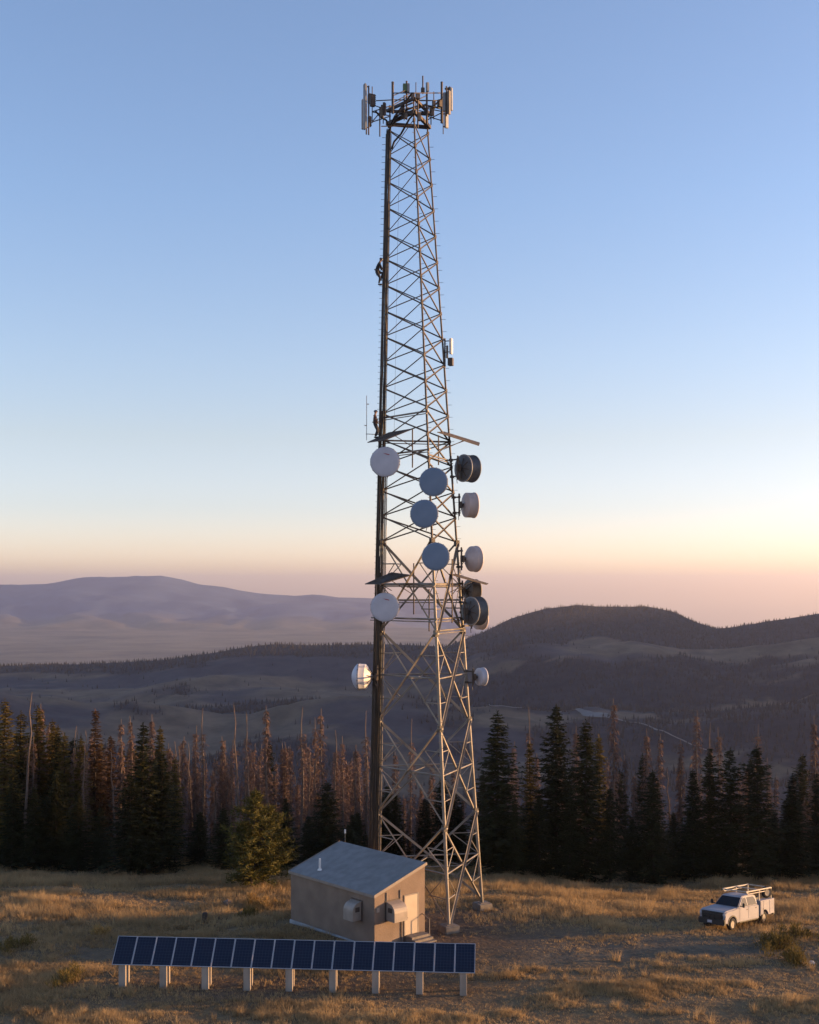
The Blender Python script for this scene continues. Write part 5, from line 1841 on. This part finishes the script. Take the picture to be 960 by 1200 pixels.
for i in range(14):
    Y = rt2.uniform(101, 112)
    X = -rt2.uniform(38, 58)
    put_tree('olive' if i % 3 else 'dead', CX + X / Y * F, HY - (rt2.uniform(8.0, 11.5) - HC) / Y * F, Y, 'tree of the forest beyond the left edge of the picture', 'forest beyond the left edge', None, 1.2)

# -- the olive pine in front of the left stand
cr, tk = pine(3)
p = at(303, 1047, 86.0)
z0 = gz(p.x, 87.0)
X = (300 - CX) / F * 87.0
t = thing('pine_tree', 'rounded olive green pine with a forked trunk left of the building', 'pine', (X, 87.0, z0), (0, 0, 0.6))
s = (HC - (929 - HY) / F * 87.0 - z0) / 6.0
t.scale = (s * 1.12, s * 1.12, s)
link('crown', cr, t)
link('trunk', tk, t)

# fallen log, boulder, stump
a, b = at(52, 1000, 103), at(86, 984, 102)
t = thing('fallen_log', 'pale fallen log lying among the trunks at the left of the forest', 'log', (a.x, a.y, gz(a.x, a.y)))
lm = MB().tube((0, 0, 0.25), (2.5, -0.6, 1.35), 0.11, 0.06, 8).tube((1.4, -0.33, 0.85), (1.8, -0.5, 1.35), 0.03, 0.012, 5)
lm.build('log', M_bark_dead, t)


def boulder(px, py, r, lab, seed, m):
    d = 20 * F / (py - HY)
    for _ in range(5):
        X = (px - CX) / F * d
        d = (HC - gz(X, d)) * F / (py - HY)
    bm = bmesh.new()
    bmesh.ops.create_icosphere(bm, subdivisions=3, radius=r)
    for v in bm.verts:
        n_ = mnoise.noise(v.co * (1.6 / r) + Vector((seed, 0, 0)))
        v.co *= 1 + 0.35 * n_
        v.co.z *= 0.7
    me = bpy.data.meshes.new('boulder')
    bm.to_mesh(me)
    bm.free()
    me.materials.append(m)
    o = link('boulder', me)
    o.location = ((px - CX) / F * d, d, gz((px - CX) / F * d, d) + r * 0.25)
    return tag(o, lab, 'rock')


M_rock = mat('rock', (0.22, 0.17, 0.14), (0.13, 0.10, 0.085), 3, 0.9, 0, 0.5, 8)
boulder(267, 1060, 0.32, 'sunlit boulder in the dry grass left of the building', 1, M_rock)
boulder(284, 1072, 0.22, 'small stone right of the boulder by the building', 4, M_rock)
boulder(951, 1129, 0.16, 'small pale stone in the grass at the right edge', 7, mat('pale_stone', (0.5, 0.46, 0.42), (0.4, 0.37, 0.34), 4, 0.8))
pd = at(239.5, 1078, 75.0)
t = thing('tree_stump', 'short dark stump in the grass above the solar panels', 'stump', (pd.x, 75.0, gz(pd.x, 75.0)))
MB().lathe([(-0.2, 0.26), (0.0, 0.22), (0.25, 0.17), (0.55, 0.16), (0.60, 0.12), (0.57, 0.001)], (0, 0, 0), (0.08, 0, 1), 12).build('stump', M_bark, t)

# ---------------------------------------------------------------- dry grass
M_grass = leaf_mat('dry_grass', (0.23, 0.155, 0.082), (0.64, 0.45, 0.23), transl=0.4)
rgx = np.random.default_rng(8)


def grass(n, xr, yr, hfun, dfun, blades, width):
    x = rgx.uniform(*xr, n)
    y = rgx.uniform(*yr, n)
    keep = (rgx.random(n) < dfun(x, y)) & (np.abs(x) < 0.345 * y + 8)
    x, y = x[keep], y[keep]
    # stay off the building floor
    rx_l = (x - SF.x) * SV.x + (y - SF.y) * SV.y
    ry_l = (x - SF.x) * SU.x + (y - SF.y) * SU.y
    out_ = ~((rx_l > -0.25) & (rx_l < BW + 0.2) & (ry_l > -0.25) & (ry_l < BL + 0.3))
    x, y = x[out_], y[out_]
    z = ground_z(x, y)
    h = hfun(x, y) * rgx.uniform(0.6, 1.3, len(x))
    m = len(x)
    tone = np.clip(0.38 + 0.40 * fbm(x / 3.0, y / 2.2, 3, 101) + rgx.normal(0, 0.12, m), 0, 1)
    V, T = [], []
    for b in range(blades):
        az = rgx.uniform(0, 2 * np.pi, m)
        sp = rgx.uniform(0.10, 0.75, m) * h
        hb = h * rgx.uniform(0.55, 1.1, m)
        ox, oy = rgx.normal(0, 0.06, m), rgx.normal(0, 0.06, m)
        wa = rgx.uniform(0, 2 * np.pi, m)
        w = width * rgx.uniform(0.6, 1.3, m)
        p0 = np.stack([x + ox - np.cos(wa) * w, y + oy - np.sin(wa) * w, z - 0.02], 1)
        p1 = np.stack([x + ox + np.cos(wa) * w, y + oy + np.sin(wa) * w, z - 0.02], 1)
        p2 = np.stack([x + ox + np.cos(az) * sp, y + oy + np.sin(az) * sp, z + hb], 1)
        V.append(np.stack([p0, p1, p2], 1).reshape(-1, 3))
        T.append(np.repeat(np.clip(tone + rgx.normal(0, 0.08, m), 0, 1), 3))
    return np.concatenate(V), np.concatenate(T)


def tall_mask(x, y):
    n = fbm(x / 5.0, y / 2.2, 4, 111)
    m = sstep(-0.30, 0.18, n)
    m = np.maximum(m, 0.9 * np.exp(-((y - (76.5 + 0.02 * x)) / 2.6) ** 2) * (x < -8))         # the lit band on the left
    m = np.maximum(m, 0.95 * np.exp(-((y - 79) / 3.2) ** 2) * sstep(4, 9, x))                  # behind the truck and the tower
    return m


dens = lambda x, y: np.clip((0.30 + 0.65 * tall_mask(x, y)) * (1 - 0.97 * bare_mask(x, y)) * (1 - 0.62 * track_mask(x, y)), 0, 1)
hgt = lambda x, y: (0.085 + 0.27 * tall_mask(x, y) * (0.55 + 0.9 * sstep(-0.2, 0.5, fbm(x / 1.3, y / 1.1, 2, 151)))) * (1 - 0.6 * track_mask(x, y)) * (1 - 0.55 * bare_mask(x, y)) * (0.72 + 0.28 * sstep(58, 64, y) + 0.35 * (y > 74))
parts = [grass(160000, (-34, 34), (47, 72), hgt, dens, 7, 0.013), grass(125000, (-46, 46), (72, 108), hgt, dens, 6, 0.016)]
# single taller tussocks
parts.append(grass(1300, (-38, 38), (54.5, 96), lambda x, y: 0.58 + 0 * x, lambda x, y: np.clip(sstep(0.0, 0.35, fbm(x / 4, y / 3, 3, 131)) * (1 - bare_mask(x, y)) * (1 - 0.8 * track_mask(x, y)), 0, 1), 26, 0.016))
V = np.concatenate([p[0] for p in parts])
T = np.concatenate([p[1] for p in parts])
go = link('dry_grass', np_mesh('dry_grass', V, np.arange(len(V)), 3, M_grass, T))
tag(go, 'golden dry grass covering the clearing', 'grass', None, 'stuff')


# shrubs one can tell apart
M_shrub = leaf_mat('olive_shrub', (0.075, 0.058, 0.020), (0.20, 0.145, 0.045), transl=0.3)
M_tuss = leaf_mat('golden_tussock', (0.22, 0.135, 0.05), (0.50, 0.32, 0.12), transl=0.35)


def shrub(px, py, w, h, lab, seed, m, cat='shrub', n=900, name='shrub'):
    d = 75.0
    for _ in range(6):
        X = (px - CX) / F * d
        d = (HC - gz(X, d)) * F / (py - HY)
    rg = np.random.default_rng(seed)
    tris, tints = [], []
    lobes = [(rg.normal(0, 0.5) * w, rg.normal(0, 0.5) * w, rg.uniform(0.45, 1.1)) for _ in range(7)]
    for k in range(n):
        cx_, cy_, ch_ = lobes[k % len(lobes)]
        a, rr = rg.uniform(0, 6.28), abs(rg.normal(0, 0.30)) * w
        zz = h * ch_ * rg.uniform(0.0, 1.0) * math.exp(-(rr / (0.6 * w)) ** 2)
        p = np.array([cx_ + rr * math.cos(a), cy_ + rr * math.sin(a), zz])
        dv = np.array([math.cos(a) * 0.5, math.sin(a) * 0.35, 1.3]) + rg.standard_normal(3) * 0.4
        dv /= np.linalg.norm(dv)
        wv = np.cross(dv, rg.standard_normal(3))
        wv *= 0.022 / np.linalg.norm(wv)
        tris.append((p - wv, p + wv, p + dv * rg.uniform(0.12, 0.32)))
        tints.append(rg.uniform(0, 0.9))
    X = (px - CX) / F * d
    t = thing(name, lab, cat, (X, d, gz(X, d)))
    link('foliage', tri_cloud('foliage', tris, tints, m), t)
    sb_ = MB()
    for k in range(6):
        a = k * 1.05
        sb_.tube((0, 0, -0.1), (math.cos(a) * w * 0.5, math.sin(a) * w * 0.5, h * 0.6), 0.018, 0.006, 4)
    sb_.build('stems', M_bark, t)
    return t


shrub(916, 1112, 1.2, 0.95, 'larger green shrub near the right edge below the truck', 1, M_shrub, n=1500)
shrub(933, 1128, 1.0, 0.85, 'green shrub at the right edge, nearest of the three', 2, M_shrub, n=1100)
shrub(936, 1098, 1.0, 0.9, 'green shrub at the right edge, farthest of the three', 3, M_shrub, n=1100)
shrub(297, 1064, 0.8, 0.9, 'tall golden tussock between the pine and the building', 4, M_tuss, 'tussock', 900, 'grass_tussock')
shrub(318, 1066, 0.9, 0.75, 'golden tussock against the left corner of the building', 5, M_tuss, 'tussock', 900, 'grass_tussock')
shrub(288, 1077, 0.7, 0.7, 'olive tussock at the edge of the bare soil left of the building', 6, M_shrub, 'tussock', 700, 'grass_tussock')
shrub(20, 1110, 0.9, 0.6, 'grey green shrub at the left edge below the lit grass', 8, M_shrub, n=800)
shrub(80, 1150, 0.9, 0.6, 'dark shrub left of the first solar panel post', 9, M_shrub, n=800)
shrub(120, 1095, 0.6, 0.5, 'small rusty shrub left of the upper corner of the panels', 10, M_tuss, n=500)

# ---------------------------------------------------------------- woods on the far hills: too many and too far to count
nF = 80000
x = rgx.uniform(-1250, 1450, nF)
y = rgx.uniform(1250, 3350, nF)
ok = (rgx.random(nF) < wood_mask(x, y) * 0.97 + 0.02) & (np.abs(x) < 0.345 * y + 60)
x, y = x[ok], y[ok]
z = hill_z(x, y)
m = len(x)
H = rgx.uniform(3.5, 9, m)
rr = H * rgx.uniform(0.13, 0.2, m)
V = []
for k in range(4):
    a0, a1 = k * np.pi / 2, (k + 1) * np.pi / 2
    V.append(np.stack([np.stack([x + rr * math.cos(a0), y + rr * math.sin(a0), z - 0.5], 1), np.stack([x + rr * math.cos(a1), y + rr * math.sin(a1), z - 0.5], 1), np.stack([x, y, z + H], 1)], 1))
V = np.stack(V, 1).reshape(-1, 3)
T = np.repeat(rgx.uniform(0, 1, m), 12)
M_far_tree = leaf_mat('far_woods', (0.012, 0.013, 0.015), (0.046, 0.038, 0.036), transl=0.0)
ff = link('far_woods', np_mesh('far_woods', V, np.arange(len(V)), 3, M_far_tree, T))
tag(ff, 'dark burnt woods covering the hills across the valley', 'woods', None, 'stuff')
print('trees', N_TREES, 'far', m, 'grass tris', len(parts[0][0]) // 3 + len(parts[1][0]) // 3)
